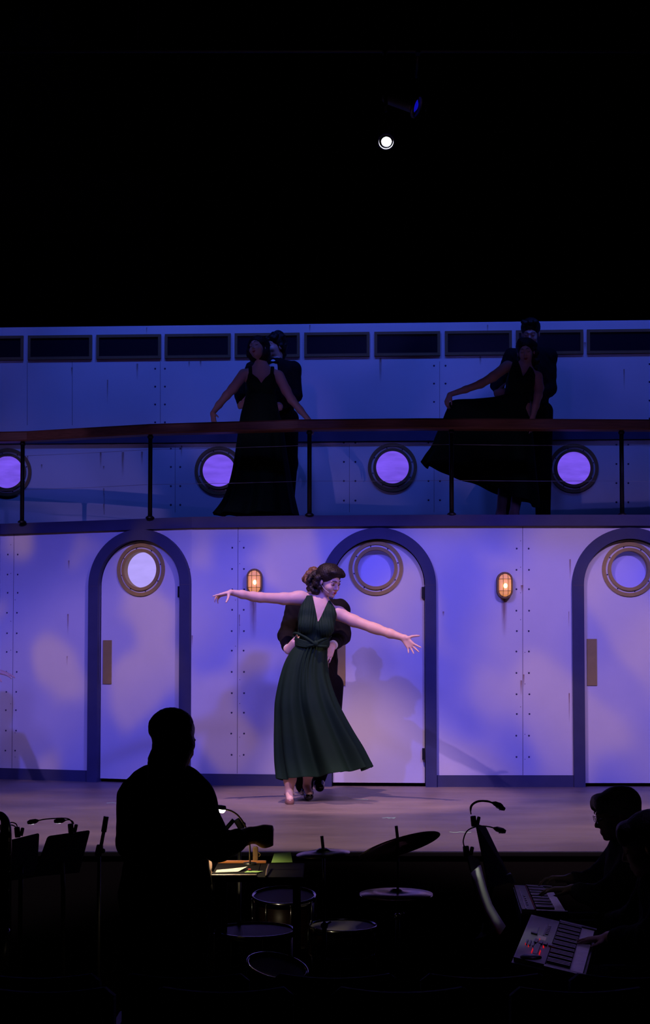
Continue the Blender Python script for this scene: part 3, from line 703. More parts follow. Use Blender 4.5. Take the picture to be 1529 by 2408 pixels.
# ------------------------------------------------------------------ body modelling: smooth unions on a grid, surfaced as one continuous mesh
class Field:
    def __init__(s, lo, hi, h):
        s.lo = np.array(lo, dtype=np.float32); s.h = h
        s.n = np.ceil((np.array(hi) - s.lo) / h).astype(int) + 1
        s.v = np.full(s.n, 0.3, dtype=np.float32)
    def sub(s, a, b):
        i0 = np.clip(np.floor((np.array(a) - s.lo) / s.h).astype(int), 0, s.n); i1 = np.clip(np.ceil((np.array(b) - s.lo) / s.h).astype(int) + 1, 0, s.n)
        if np.any(i1 <= i0): return None, None
        sl = tuple(slice(x, y) for x, y in zip(i0, i1))
        g = [s.lo[k] + s.h * np.arange(i0[k], i1[k], dtype=np.float32) for k in range(3)]
        return sl, (g[0][:, None, None], g[1][None, :, None], g[2][None, None, :])
    def comb(s, sl, d, k, op='u'):
        v = s.v[sl]
        if op == 'u':
            if k > 0:
                hh = np.clip(0.5 + 0.5 * (v - d) / k, 0, 1); s.v[sl] = v + (d - v) * hh - k * hh * (1 - hh)
            else: s.v[sl] = np.minimum(v, d)
        elif op == 's':
            if k > 0:
                hh = np.clip(0.5 - 0.5 * (v + d) / k, 0, 1); s.v[sl] = v + (-d - v) * hh + k * hh * (1 - hh)
            else: s.v[sl] = np.maximum(v, -d)
    def cap(s, a, b, r1, r2=None, k=0.02, op='u', grow=0.0):
        r2 = r1 if r2 is None else r2; r1 += grow; r2 += grow
        a = np.array(a, dtype=np.float32); b = np.array(b, dtype=np.float32); m = max(r1, r2) + 2 * k + 3 * s.h + .01
        sl, g = s.sub(np.minimum(a, b) - m, np.maximum(a, b) + m)
        if sl is None: return s
        ab = b - a; L = float(ab @ ab) + 1e-9
        px, py, pz = g[0] - a[0], g[1] - a[1], g[2] - a[2]
        t = np.clip((px * ab[0] + py * ab[1] + pz * ab[2]) / L, 0, 1)
        d = np.sqrt((px - t * ab[0]) ** 2 + (py - t * ab[1]) ** 2 + (pz - t * ab[2]) ** 2) - (r1 + (r2 - r1) * t)
        s.comb(sl, d, k, op); return s
    def chain(s, pts, rs, k=0.015, grow=0.0):
        for i in range(len(pts) - 1): s.cap(pts[i], pts[i + 1], rs[i], rs[i + 1], k, grow=grow)
        return s
    def ell(s, c, r, rot=None, k=0.02, op='u', grow=0.0):
        r = np.array(r, dtype=np.float32) + grow; c = np.array(c, dtype=np.float32); m = float(max(r)) + 2 * k + 3 * s.h + .01
        sl, g = s.sub(c - m, c + m)
        if sl is None: return s
        p = [g[0] - c[0], g[1] - c[1], g[2] - c[2]]
        if rot is not None:
            q = np.array(rot, dtype=np.float32)   # columns = local axes
            p = [p[0] * q[0, j] + p[1] * q[1, j] + p[2] * q[2, j] for j in range(3)]
        k0 = np.sqrt((p[0] / r[0]) ** 2 + (p[1] / r[1]) ** 2 + (p[2] / r[2]) ** 2)
        k1 = np.sqrt((p[0] / r[0] ** 2) ** 2 + (p[1] / r[1] ** 2) ** 2 + (p[2] / r[2] ** 2) ** 2) + 1e-6
        d = k0 * (k0 - 1) / k1
        s.comb(sl, d, k, op); return s
    def grid(s):
        return [s.lo[0] + s.h * np.arange(s.n[0], dtype=np.float32)[:, None, None], s.lo[1] + s.h * np.arange(s.n[1], dtype=np.float32)[None, :, None], s.lo[2] + s.h * np.arange(s.n[2], dtype=np.float32)[None, None, :]]
    def keep_poly(s, pts):
        """intersect with a prism: pts are (x, z) in world, any order closed"""
        X = s.lo[0] + s.h * np.arange(s.n[0]); Z = s.lo[2] + s.h * np.arange(s.n[2]); x, z = np.meshgrid(X, Z, indexing='ij')
        d = np.full(x.shape, 1e9); sign = np.ones(x.shape); n = len(pts)
        for i in range(n):
            ax, az = pts[i]; bx, bz = pts[i - 1]; ex, ez = bx - ax, bz - az; wx_, wz_ = x - ax, z - az
            t = np.clip((wx_ * ex + wz_ * ez) / (ex * ex + ez * ez + 1e-12), 0, 1)
            d = np.minimum(d, (wx_ - ex * t) ** 2 + (wz_ - ez * t) ** 2)
            c1 = z >= az; c2 = z < bz; c3 = ex * wz_ > ez * wx_
            flip = (c1 & c2 & c3) | (~c1 & ~c2 & ~c3); sign = np.where(flip, -sign, sign)
        d = (sign * np.sqrt(d)).astype(np.float32)
        s.v = np.maximum(s.v, d[:, None, :]); return s
    def mesh(s, name, m, parent=None, label=None, relax=1):
        v = s.v.copy(); v[0] = v[-1] = 0.1; v[:, 0] = v[:, -1] = 0.1; v[:, :, 0] = v[:, :, -1] = 0.1
        ins = v < 0
        cnt = np.zeros(tuple(s.n - 1), dtype=np.int8)
        offs = [(i, j, k) for i in (0, 1) for j in (0, 1) for k in (0, 1)]
        nx, ny, nz = s.n
        for i, j, k in offs: cnt += ins[i:nx - 1 + i, j:ny - 1 + j, k:nz - 1 + k]
        act = np.argwhere((cnt > 0) & (cnt < 8)); idx = np.full(tuple(s.n - 1), -1, dtype=np.int32); idx[tuple(act.T)] = np.arange(len(act))
        acc = np.zeros((len(act), 3)); num = np.zeros(len(act))
        cv = {o: v[act[:, 0] + o[0], act[:, 1] + o[1], act[:, 2] + o[2]] for o in offs}
        for o in offs:
            for ax in range(3):
                if o[ax] == 0:
                    p = list(o); p[ax] = 1; p = tuple(p); a, b = cv[o], cv[p]; m_ = (a < 0) != (b < 0)
                    t = np.where(m_, a / np.where(m_, a - b, 1), 0); pos = np.tile(np.array(o, dtype=float), (len(act), 1)); pos[:, ax] = t
                    acc += pos * m_[:, None]; num += m_
        P = (act + acc / num[:, None]) * s.h + s.lo
        faces = []
        for ax in range(3):
            a_, b_ = (ax + 1) % 3, (ax + 2) % 3
            s0 = [slice(1, -1)] * 3; s1 = [slice(1, -1)] * 3; s0[ax] = slice(0, -1); s1[ax] = slice(1, None)
            A, Bv = ins[tuple(s0)], ins[tuple(s1)]
            e = np.argwhere(A != Bv); base = e.copy()
            for q in range(3):
                if q != ax: base[:, q] += 1
            q = []
            for da, db in ((-1, -1), (0, -1), (0, 0), (-1, 0)):
                c = base.copy(); c[:, a_] += da; c[:, b_] += db; q.append(idx[tuple(c.T)])
            q = np.stack(q, 1); fl = A[tuple(e.T)]
            q = np.where(fl[:, None], q, q[:, ::-1]); faces.append(q)
        Fc = np.concatenate(faces); Fc = Fc[(Fc >= 0).all(1)]
        for _ in range(relax):   # one pass of neighbour averaging
            s_ = np.zeros_like(P); n_ = np.zeros(len(P))
            for k in range(4):
                np.add.at(s_, Fc[:, k], P[Fc[:, (k + 1) % 4]]); np.add.at(n_, Fc[:, k], 1)
                np.add.at(s_, Fc[:, k], P[Fc[:, (k - 1) % 4]]); np.add.at(n_, Fc[:, k], 1)
            P = P * 0.5 + 0.5 * s_ / np.maximum(n_, 1)[:, None]
        me = bpy.data.meshes.new(name); me.vertices.add(len(P)); me.vertices.foreach_set('co', P.astype(np.float32).ravel())
        me.loops.add(len(Fc) * 4); me.loops.foreach_set('vertex_index', Fc.astype(np.int32).ravel())
        me.polygons.add(len(Fc)); me.polygons.foreach_set('loop_start', np.arange(0, len(Fc) * 4, 4, dtype=np.int32)); me.polygons.foreach_set('loop_total', np.full(len(Fc), 4, dtype=np.int32))
        me.update(calc_edges=True); me.validate()
        return link(name, me, parent, m, True, label)

def A(v): return np.array(v, dtype=float)
def frame(f, u):
    f = Vector(f).normalized(); u = Vector(u); u = (u - f * u.dot(f)).normalized(); r_ = f.cross(u)   # r_: the figure's right
    return Matrix((r_, f, u)).transposed()   # columns: right, forward, up

def head(F, c, Q, s=1.0, male=False, grow=0.0):
    c = Vector(c)
    def L(x, y, z): return c + Q @ Vector((x, y, z)) * s
    def e(p, r_, k=.02, op='u'): F.ell(L(*p), [q * s for q in r_], Q, k * s, op, grow)
    def cp(a, b, r1, r2=None, k=.012, op='u'): F.cap(L(*a), L(*b), r1 * s, (r2 or r1) * s, k * s, op)
    e((0, -.018, .04), (.073, .092, .076), .01)
    e((0, .02, -.02), (.062, .066, .082), .02)
    e((0, .035, -.075), (.040 if not male else .046, .042, .034), .025)
    e((0, .066, -.100), (.017 if not male else .021, .016, .014), .02)
    for sx in (-1, 1):
        e((sx * .036, .058, -.038), (.022, .022, .022), .02)
        cp((sx * .010, .083, .018), (sx * .042, .068, .018), .010, .007, .012)
    for sx in (-1, 1): e((sx * .030, .092, -.002), (.017, .014, .011), .012, 's')
    for sx in (-1, 1): e((sx * .030, .071, -.002), (.0145, .0125, .0115), .004)
    cp((0, .084, .002), (0, .104, -.034), .0075, .0095, .010); cp((-.010, .090, -.040), (.010, .090, -.040), .0075, None, .006)
    cp((-.016, .083, -.066), (.016, .083, -.066), .0065, None, .008); cp((-.012, .082, -.076), (.012, .082, -.076), .0075, None, .006)
    cp((-.018, .088, -.0705), (.018, .088, -.0705), .0018, None, .003, 's')
    for sx in (-1, 1): e((sx * .074, -.012, -.012), (.009, .018, .030), .006)
    return L
def face_bits(L, root, s=1.0, makeup=True, closed=True):
    for sx in (-1, 1):
        q = B(); q.tube([L(sx * .012, .0945, .022), L(sx * .028, .091, .029), L(sx * .046, .073, .022)], [.0022 * s, .0028 * s, .001 * s], 8); q.done('eyebrow', M['brow'], root)
        q = B(); q.tube([L(sx * .016, .0795, -.006), L(sx * .024, .0835, -.0085), L(sx * .033, .083, -.009), L(sx * .045, .073, -.004)], [.0012 * s, .0022 * s, .0024 * s, .0012 * s], 8); q.done('eyelash', M['brow'], root)
    if makeup:
        q = B(); q.tube([L(-.020, .082, -.0685), L(-.008, .0915, -.0655), L(0, .0915, -.067), L(.008, .0915, -.0655), L(.020, .082, -.0685)], [.002 * s, .0042 * s, .0040 * s, .0042 * s, .002 * s], 8)
        q.tube([L(-.017, .083, -.0715), L(0, .0905, -.0755), L(.017, .083, -.0715)], [.002 * s, .0052 * s, .002 * s], 8); q.done('lips', M['lips'], root)

def hand(F, wrist, D, N, S, s=1.0, curl=(.25, .3, .25), spread=.10, curls=None, thumb=None, k=.006):
    """wrist point, finger direction D, back-of-hand normal N, thumb side S"""
    w_ = Vector(wrist); D = Vector(D).normalized(); S = Vector(S); S = (S - D * S.dot(D)).normalized(); N0 = D.cross(S)
    N = N0 if N0.dot(Vector(N)) > 0 else -N0
    lens = (.070, .078, .072, .056); offs = (.027, .009, -.009, -.026); base = (.088, .092, .087, .078)
    kn = []
    for i in range(4):
        p = w_ + (D * base[i] + S * offs[i] - N * (.004 if i in (0, 3) else 0)) * s; kn.append(p)
        F.cap(w_ + (S * offs[i] * .55) * s, p, .0145 * s, .0105 * s, .012 * s)
    for i in range(4):
        cu = curls[i] if curls else curl; d = (D + S * (offs[i] / .027 * spread)).normalized(); p = kn[i]; ang = 0
        r0 = (.0092, .0094, .0088, .0078)[i] * s
        for j, fr in enumerate((.44, .31, .25)):
            ang = cu[j]
            ax = S; rotm = Matrix.Rotation(ang, 3, ax); d2 = rotm @ d
            if d2.dot(-N) < d.dot(-N): d2 = Matrix.Rotation(-ang, 3, ax) @ d
            d = d2; p2 = p + d * lens[i] * fr * s
            F.cap(p, p2, r0 * (1 - .13 * j), r0 * (1 - .13 * (j + 1)), .003 * s); p = p2
    t = thumb or (.65, .72, -.25)
    p = w_ + (D * .022 + S * .020 - N * .006) * s; d = (D * t[0] + S * t[1] + N * t[2]).normalized()
    F.cap(w_ + S * .010 * s, p, .014 * s, .013 * s, .01 * s)
    d2 = (d + D * .25).normalized()
    F.cap(p, p + d * .040 * s, .0135 * s, .0105 * s, .008 * s); p += d * .040 * s
    F.cap(p, p + d2 * .032 * s, .0100 * s, .0090 * s, .003 * s); p += d2 * .032 * s
    F.cap(p, p + (d2 + D * .2).normalized() * .025 * s, .0088 * s, .0068 * s, .003 * s)

def bumps(F, amp, sc_, seed=0):
    g = F.grid(); F.v = F.v + (amp * (np.sin(g[0] * sc_ + seed) * np.sin(g[1] * sc_ * 1.1 + seed * 2) * np.sin(g[2] * sc_ * .9 + seed * 3) + .5 * np.sin(g[0] * sc_ * 2.3 + g[2] * sc_ * 1.7) * np.sin(g[1] * sc_ * 1.9))).astype(np.float32)

def skirt(name, rings, Y0, m, parent, nf=11, amp=.12, depth=.8, rear=.6, seed=0.0, hemwave=0.0, thick=0.003, U=220, V=90, label=None, gather=0.0):
    """rings: (Lx,Ly,Rx,Ry[,dy[,depth]]) in picture pixels at depth Y0+dy; ripples grow toward the hem"""
    C = []
    for r_ in rings:
        dy = r_[4] if len(r_) > 4 else 0.0; dp = r_[5] if len(r_) > 5 else depth
        a = W(r_[0], r_[1], Y0 + dy); b = W(r_[2], r_[3], Y0 + dy); C.append((a, b, dp))
    # smooth interpolation along the skirt
    def cat(vals, t):
        n = len(vals) - 1; x = t * n; i = min(int(x), n - 1); f = x - i
        p0 = vals[max(i - 1, 0)]; p1 = vals[i]; p2 = vals[i + 1]; p3 = vals[min(i + 2, n)]
        return 0.5 * ((2 * p1) + (p2 - p0) * f + (2 * p0 - 5 * p1 + 4 * p2 - p3) * f * f + (3 * p1 - p0 - 3 * p2 + p3) * f ** 3)
    q = B(); rows = []
    rnd = np.random.RandomState(int(seed * 10) + 3); ph = rnd.uniform(0, 6.28, 6)
    for j in range(V + 1):
        t = j / V; a = cat([c[0] for c in C], t); b = cat([c[1] for c in C], t); dp = cat([c[2] for c in C], t)
        mid = (a + b) / 2; ax = (b - a) / 2; hw = ax.length; row = []
        for i in range(U):
            u = 2 * math.pi * i / U
            fold = (math.sin(nf * u + ph[0] + 1.1 * math.sin(2 * u + ph[1]) + .5 * t) * .6 + math.sin((nf * 1.7) // 1 * u + ph[2] + t) * .28 + math.sin((nf * .5) // 1 * u + ph[3] - t) * .35)
            am = amp * (t ** 1.3) * (1 - .55 * abs(math.cos(u)) ** 6)
            rr = 1 + am * fold * .5
            if gather: rr += gather * math.exp(-((u - 1.50 - .25 * t) / .30) ** 2) * math.exp(-t * 4.5) * (.5 + .5 * math.cos(34 * (u - 1.5)))
            co = mid + ax * math.cos(u) * (1 + am * fold * .18) + Vector((0, -1, 0)) * math.sin(u) * hw * dp * rr * (rear if math.sin(u) < 0 else 1)
            co.z += hemwave * fold * (t ** 6)
            row.append(q.bm.verts.new(co))
        rows.append(row)
    for r0, r1 in zip(rows, rows[1:]):
        for i in range(U): q.bm.faces.new((r0[i], r0[(i + 1) % U], r1[(i + 1) % U], r1[i]))
    o = q.done(name, m, parent, label, smooth=True)
    mod = o.modifiers.new('thickness', 'SOLIDIFY'); mod.thickness = thick; mod.offset = -1
    return o

def fit(pts, m=.25): 
    a = np.array([list(p) for p in pts]); return a.min(0) - m, a.max(0) + m
# ------------------------------------------------------------------ the dancing pair on the stage
def dancer():
    Y0 = 10.5
    def J(px, py, dy=0.0): return W(px, py, Y0 + dy)
    feet = W(705, 1880, Y0)
    root = thing('person', 'woman in long green gown with both arms stretched out, on the main stage', 'person', (feet.x, Y0, 0), 'dancers in green gowns')
    F = Field(*[list(x) for x in ((J(480, 1300).x, Y0 - .36, -0.01), (J(1000, 1300).x, Y0 + .30, J(760, 1310).z + .05))], .0052)
    Q = frame((.66, -.68, -.36), (.10, -.16, 1)); hc = J(775, 1366, -.02); s = .95
    L = head(F, hc, Q, s)
    F.chain([J(762, 1388, .03), J(752, 1408, .03), J(750, 1425, .03)], [.048, .045, .060], .03)
    # torso
    tilt = Matrix.Rotation(R(-10), 3, 'Y')
    def torso(F, g=0.0):
        F.chain([J(714, 1404, .02), J(750, 1418, .03), J(786, 1438, .02)], [.036, .050, .036], .05, g)
        F.ell(J(745, 1452, .02), (.132, .092, .150), tilt, .04, grow=g)
        F.ell(J(738, 1500, .01), (.112, .085, .12), tilt, .05, grow=g)
        F.ell(J(722, 1470, -.070), (.056, .052, .060), None, .035, grow=g); F.ell(J(765, 1476, -.070), (.056, .052, .060), None, .035, grow=g)
        F.ell(J(722, 1555, .02), (.150, .11, .125), None, .06, grow=g)
    torso(F)
    # arms
    F.chain([J(708, 1407, .01), J(668, 1408, -.02), J(612, 1405, -.08), J(596, 1403, -.09), J(570, 1398, -.13), J(543, 1393, -.17)], [.050, .043, .035, .034, .029, .0210], .02)
    F.ell(J(702, 1405, .01), (.05, .045, .045), None, .03)
    F.chain([J(796, 1444, .01), J(832, 1460, -.03), J(876, 1476, -.08), J(888, 1480, -.09), J(918, 1490, -.13), J(950, 1500, -.17)], [.048, .043, .037, .036, .032, .0225], .02)
    F.ell(J(797, 1441, .01), (.046, .045, .046), None, .03)
    hand(F, J(543, 1393, -.17), (-.92, -.25, -.22), (-.1, .2, 1), (.1, -1, .15), .93, spread=.28, curls=((.02, .05, .03), (.40, .5, .3), (.75, .5, .35), (.55, .4, .3)), thumb=(.35, .45, -.85))
    hand(F, J(950, 1500, -.17), (.60, -.25, -.72), (.7, -.1, .6), (.75, -.2, .55), .93, spread=.42, curls=((.05, .10, .1), (.12, .15, .1), (.2, .2, .15), (.3, .3, .2)), thumb=(.35, 1.0, .3))
    # hips, legs, feet
    hz = J(722, 1560)
    F.chain([J(700, 1570, .02), J(690, 1715, -.02), J(682, 1832, 0), J(680, 1862, .01)], [.085, .056, .040, .030], .04)
    F.chain([J(744, 1570, .02), J(745, 1700, .05), J(725, 1815, .18), J(722, 1845, .22)], [.085, .056, .038, .030], .04)
    F.chain([J(680, 1864, .01), J(682, 1879, -.10)], [.030, .026], .015)
    F.chain([J(722, 1850, .22), J(728, 1866, .12)], [.030, .026], .015)
    F.mesh('body', M['skin'], root)
    face_bits(L, root, s)
    for sx in (-1, 1): q = B(); q.ball(L(sx * .031, .0775, .0005), (.013 * s, .007 * s, .008 * s), 12); q.done('eyeshadow', M['eyeshadow'], root)
    q = B(); q.tube(curve_pts([L(.070, -.01, -.03), L(.066, .03, -.055), L(.05, .062, -.07)], 5), .0011, 6); q.ball(L(.05, .064, -.071), .0028, 8); q.done('microphone', M['shirt'], root, 'tiny pale cheek microphone')
    q = B(); q.ball(L(.079, -.008, -.045), .005, 10); q.done('earring', M['chrome'], root)
    # hair
    H = Field(fit([hc], .22)[0], fit([hc], .22)[1], .0042)
    H.ell(L(0, -.025, .048), [.088, .098, .080], Q, .01)
    H.ell(L(0, .050, .088), [.066, .045, .028], Q, .02)
    for p, r_ in (((804, 1351, -.06), .020), ((808, 1354, -.06), .014), ((797, 1344, -.05), .024), ((786, 1336, -.02), .028)): H.ell(J(*p), (r_,) * 3, None, .02)
    H.ell(L(0, .095, -.035), [.066, .075, .082], Q, .012, 's')
    for px, py, dy, r_ in ((742, 1352, .02, .036), (733, 1358, .0, .030), (729, 1370, .0, .028), (732, 1382, -.01, .027), (738, 1390, -.02, .022), (746, 1391, -.03, .022), (752, 1381, -.05, .020), (744, 1372, -.05, .028), (747, 1360, -.06, .028),
                           (726, 1363, .03, .020), (750, 1388, .03, .024), (742, 1388, .05, .03), (736, 1372, .06, .034)):
        H.ell(J(px, py, dy), (r_, r_, r_), None, .010)
    rs = np.random.RandomState(9)
    for k in range(46):
        H.ell(J(rs.uniform(724, 752), rs.uniform(1350, 1394), rs.uniform(-.05, .05)), (rs.uniform(.011, .017),) * 3, None, .006)
    bumps(H, .0018, 230, 1.0)
    H.mesh('hair', M['hair'], root)
    # bodice: halter top with deep V
    G = Field((J(670, 1300).x, Y0 - .22, J(700, 1600).z), (J(820, 1300).x, Y0 + .22, J(700, 1380).z), .0045)
    torso(G, .009)
    G.chain([J(729, 1402, .035), J(722, 1440, -.04), J(720, 1470, -.07)], [.040, .050, .045], .03); G.chain([J(778, 1415, .03), J(775, 1445, -.04), J(768, 1476, -.07)], [.034, .046, .045], .03)
    P = [(722, 1400), (735, 1400), (742, 1432), (748, 1464), (757, 1447), (772, 1413), (776, 1411), (788, 1430), (792, 1445), (791, 1462), (785, 1490), (773, 1512), (771, 1530), (690, 1530), (692, 1512), (693, 1480), (699, 1455), (706, 1428)]
    g = G.grid(); x = (g[0] - J(745, 1400).x); G.v = G.v + (0.0020 * np.sin((x * 1.0 + (g[2] - 1.4) * np.sign(x) * .10) * 330)).astype(np.float32)
    G.keep_poly([(J(x, y).x, J(x, y).z) for x, y in P])
    G.mesh('bodice', M['dress'], root)
    # wrapped sash with a twist
    q = B()
    for k in range(7):
        o = k * 2.8
        q.tube(curve_pts([J(690, 1496 + o, .0), J(702, 1503 + o * .9, -.080), J(722, 1509 + o * .7, -.108), J(742, 1513 + o * .25, -.118), J(760, 1510 + o * .45, -.10), J(774, 1500 + o, -.02), J(760, 1500 + o, .10), J(710, 1498 + o, .12), J(690, 1496 + o, .0)], 8), .0068, 8, cap=False)
    q.tube(curve_pts([J(691, 1490, .02), J(697, 1489, -.062), J(714, 1496, -.098), J(734, 1509, -.125), J(746, 1518, -.125), J(762, 1520, -.10), J(772, 1520, -.05)], 8), [.010] * 49, 8)
    q.tube(curve_pts([J(778, 1496, -.03), J(762, 1503, -.09), J(748, 1509, -.125), J(738, 1516, -.125), J(722, 1519, -.105)], 8), [.010] * 33, 8)
    q.ball(J(743, 1513, -.128), (.020, .016, .022), 12)
    q.done('waist_sash', M['dress'], root, smooth=True)
    rings = [(694, 1514, 770, 1514, 0, .74), (684, 1530, 771, 1532, 0, .74), (670, 1556, 772, 1558, 0, .72), (660, 1585, 775, 1586, 0, .70), (652, 1618, 783, 1616, 0, .68), (646, 1655, 796, 1650, 0, .66), (645, 1700, 815, 1688, 0, .60),
             (645, 1745, 835, 1724, 0, .54), (647, 1790, 855, 1758, 0, .50), (652, 1832, 877, 1803, 0, .46)]
    skirt('skirt', rings, Y0, M['dress'], root, nf=9, amp=.95, seed=.4, hemwave=.016, U=360, V=110, gather=.34)
    # shoes: tan T-strap heels
    def heel(ankle, toe, floor_z, m, lift=0.0):
        S = Field(*fit([ankle, toe], .12), .004); a = Vector(ankle); t_ = Vector(toe)
        back = a + Vector((0, .035, -.045)); S.chain([back, (a + t_) / 2 + Vector((0, 0, -.035)), t_ + Vector((0, 0, -.008))], [.026, .030, .030], .02)
        S.ell(a + Vector((0, 0, .02)), (.034, .040, .055), None, .012, 's'); S.ell((a + t_) / 2 + Vector((0, 0, .012)), (.022, .040, .026), None, .008, 's')
        S.chain([back + Vector((0, .012, 0)), Vector((back.x, back.y + .018, max(floor_z + .010, back.z - .05)))], [.018, .008], .01)
        S.cap(a + Vector((-.034, 0, -.012)), a + Vector((.034, 0, -.012)), .006, None, .003)
        o = S.mesh('shoe', m, root)
        return o
    heel(J(680, 1864, .01), J(682, 1882, -.10), 0.0, M['shoe_tan'])
    heel(J(722, 1850, .22), J(728, 1870, .12), 0.0, M['shoe_black'])
dancer()

def man(label, Y0, pt, Qf, headc, shoulders, larm, rarm, lhand, rhand, legs, hem, hair='curly', hairm='hair', hs=1.0, shirt=True, h=.0052, skinm='skin', torso_c=None, hips=None, tie=True, group=None, extra_hair=()):
    """A suited figure. shoulders = (L, R) image-left / image-right points; arms are (elbow, wrist); legs = ((hip, knee, ankle, toe), ...)"""
    J = pt; sl, sr = shoulders
    allp = [headc, sl, sr] + list(larm) + list(rarm) + [p for l in legs for p in l]
    lo, hi = fit(allp, .20)
    feet = legs[0][2]; root = thing('person', label, 'person', (sl.x * .5 + sr.x * .5, Y0, min(p.z for l in legs for p in l) - .02), group)
    F = Field(lo, hi, h)
    L = head(F, headc, Qf, hs, True)
    mid = (sl + sr) / 2; nb = headc + Qf @ Vector((0, -.03, -.08))
    F.chain([nb, mid + Vector((0, 0, .03))], [.056, .062], .03)
    hp = hips or (legs[0][0] + legs[1][0]) / 2
    def tor(F, g=0.0):
        F.chain([sl, mid + Vector((0, 0, .015)), sr], [.050, .070, .050], .05, g)
        w_ = (sr - sl).length / 2
        F.ell(mid * .72 + hp * .28, (w_ * .92, .115, .20), None, .06, grow=g)
        F.ell(mid * .3 + hp * .7, (w_ * .78, .105, .20), None, .06, grow=g)
        F.ell(hp, (w_ * .78, .11, .12), None, .05, grow=g)
    tor(F, -.012)
    for s_, (e_, w2) in ((sl, larm), (sr, rarm)): F.chain([s_, e_, w2], [.050, .040, .028], .03)
    for hd in (lhand, rhand):
        if hd: hand(F, **hd)
    for lg in legs: F.chain(list(lg), [.085, .058, .042, .030], .03)
    F.mesh('body', M[skinm], root)
    face_bits(L, root, hs, makeup=False)
    # jacket
    G = Field(lo, hi, h); tor(G, .014)
    for s_, (e_, w2) in ((sl, larm), (sr, rarm)):
        w3 = e_ + (w2 - e_) * .80
        G.chain([s_, e_], [.068, .062], .04); G.chain([e_, w3], [.062, .047], .02)
    tw = (sr - sl).length / 2
    G.chain([mid * .3 + hp * .7, hp + Vector((0, 0, hem))], [.10, .12], .06); G.ell(hp + Vector((0, 0, hem * .6)), (tw * .9, .14, abs(hem) * .8 + .08), None, .05)
    zh = hp.z + hem; g = G.grid(); G.v = np.maximum(G.v, (zh - g[2]) + 0 * G.v)
    if shirt:   # shirt front opening
        c = mid + Vector((0, -.17, -.02)); G.ell(c, (.055, .12, .16), None, .01, 's')
    bumps(G, .0030, 48, 2.0)
    G.mesh('jacket', M['suit'], root)
    if shirt:
        K = Field(lo, hi, h); K.chain([sl, mid + Vector((0, 0, .02)), sr], [.045, .074, .045], .05); K.ell(mid * .72 + hp * .28, (.12, .118, .20), None, .06); K.chain([mid + Vector((0, 0, .03)), nb * .55 + mid * .45], [.072, .066], .02)
        g = K.grid(); K.v = np.maximum(K.v, np.abs(g[0] - mid.x) - .075)
        K.mesh('shirt', M['shirt'], root)
        if tie:
            q = B(); c = mid + Vector((0, -.088, .045))
            for sx in (-1, 1): q.tube([c, c + Vector((sx * .02, -.002, .002)), c + Vector((sx * .05, .004, 0))], [.007, .011, .018], 10)
            q.ball(c, (.010, .009, .010), 8); q.done('bow_tie', M['suit'], root)
    for (e_, w2) in (larm, rarm):
        q = B(); a_ = e_ + (w2 - e_) * .88; b_ = e_ + (w2 - e_) * .99; q.tube([a_, b_], [.038, .036], 16); q.done('shirt_cuff', M['shirt'], root)
    T = Field(lo, hi, h)
    T.ell(hp, (tw * .80, .115, .13), None, .05)
    for lg in legs: T.chain([lg[0], lg[1], lg[2] + Vector((0, 0, .02))], [.098, .078, .068], .03)
    T.mesh('trousers', M['suit'], root)
    for lg in legs:
        S = Field(*fit([lg[2], lg[3]], .12), .006); d = (lg[3] - lg[2]); S.chain([lg[2] - Vector((0, 0, .02)) - Vector((d.x, d.y, 0)) * .25, (lg[2] * .4 + lg[3] * .6) , lg[3]], [.044, .040, .036], .02); S.mesh('shoe', M['shoe_black'], root)
    # hair
    H = Field(*fit([headc], .22), .006)
    H.ell(L(0, -.025, .045), [.088 * hs, .102 * hs, .090 * hs], Qf, .01)
    if hair == 'curly':
        rs = np.random.RandomState(4)
        for k in range(46):
            a_ = rs.uniform(0, 6.28); b2 = rs.uniform(-1.0, 1.3); p = L(.088 * math.cos(a_) * math.cos(b2), -.02 + .095 * math.sin(a_) * math.cos(b2), .045 + .085 * math.sin(b2)); H.ell(p, (.024,) * 3, None, .008)
    else:
        for k in range(9): H.ell(L(-.06 + .015 * k, .055 + .008 * math.sin(k * 2), .105 + .008 * math.sin(k * 1.7)), (.020, .026, .022), None, .012)
    for p_, r_ in extra_hair: H.ell(p_, (r_,) * 3, None, .02)
    H.ell(L(0, .105, -.035), [.066 * hs, .082 * hs, .082 * hs], Qf, .012, 's')
    H.ell(L(0, .05, -.125), [.10, .09, .06], Qf, .01, 's')
    bumps(H, .002, 150, 3.0)
    H.mesh('hair', M[hairm], root)
    return root

# partner behind the dancer
YM = 10.84
def JM(px, py, dy=0.0): return W(px, py, YM + dy)
man('man in black suit on the stage, holding the central dancer by the waist', YM, JM, frame((.5, -.8, -.25), (-.05, 0, 1)), JM(745, 1377), (JM(694, 1432), JM(800, 1432)),
    (JM(673, 1494, -.06), JM(679, 1528, -.30)), (JM(806, 1496, 0), JM(781, 1519, -.28)),
    dict(wrist=JM(675, 1531, -.33), D=(.55, -.42, .52), N=(-.3, -.9, .1), S=(-.5, -.1, .8), s=1.0, curls=((.35, .4, .3), (.4, .45, .3), (.45, .5, .3), (.5, .5, .4)), thumb=(.9, .15, -.6)),
    dict(wrist=JM(781, 1519, -.31), D=(-.30, -.45, -.72), N=(.3, -.9, .1), S=(-.8, -.1, .3), s=1.0, curls=((.2, .25, .2), (.25, .25, .2), (.3, .3, .2), (.3, .3, .2)), thumb=(.7, .6, -.1)),
    ((JM(722, 1612, .02), JM(722, 1745, .0), JM(716, 1852, .02), JM(727, 1864, -.12)), (JM(778, 1612, .03), JM(775, 1740, .10), JM(747, 1832, .20), JM(752, 1851, .10))),
    -.26, hair='curly', hairm='hair_light', hs=.93, shirt=False)

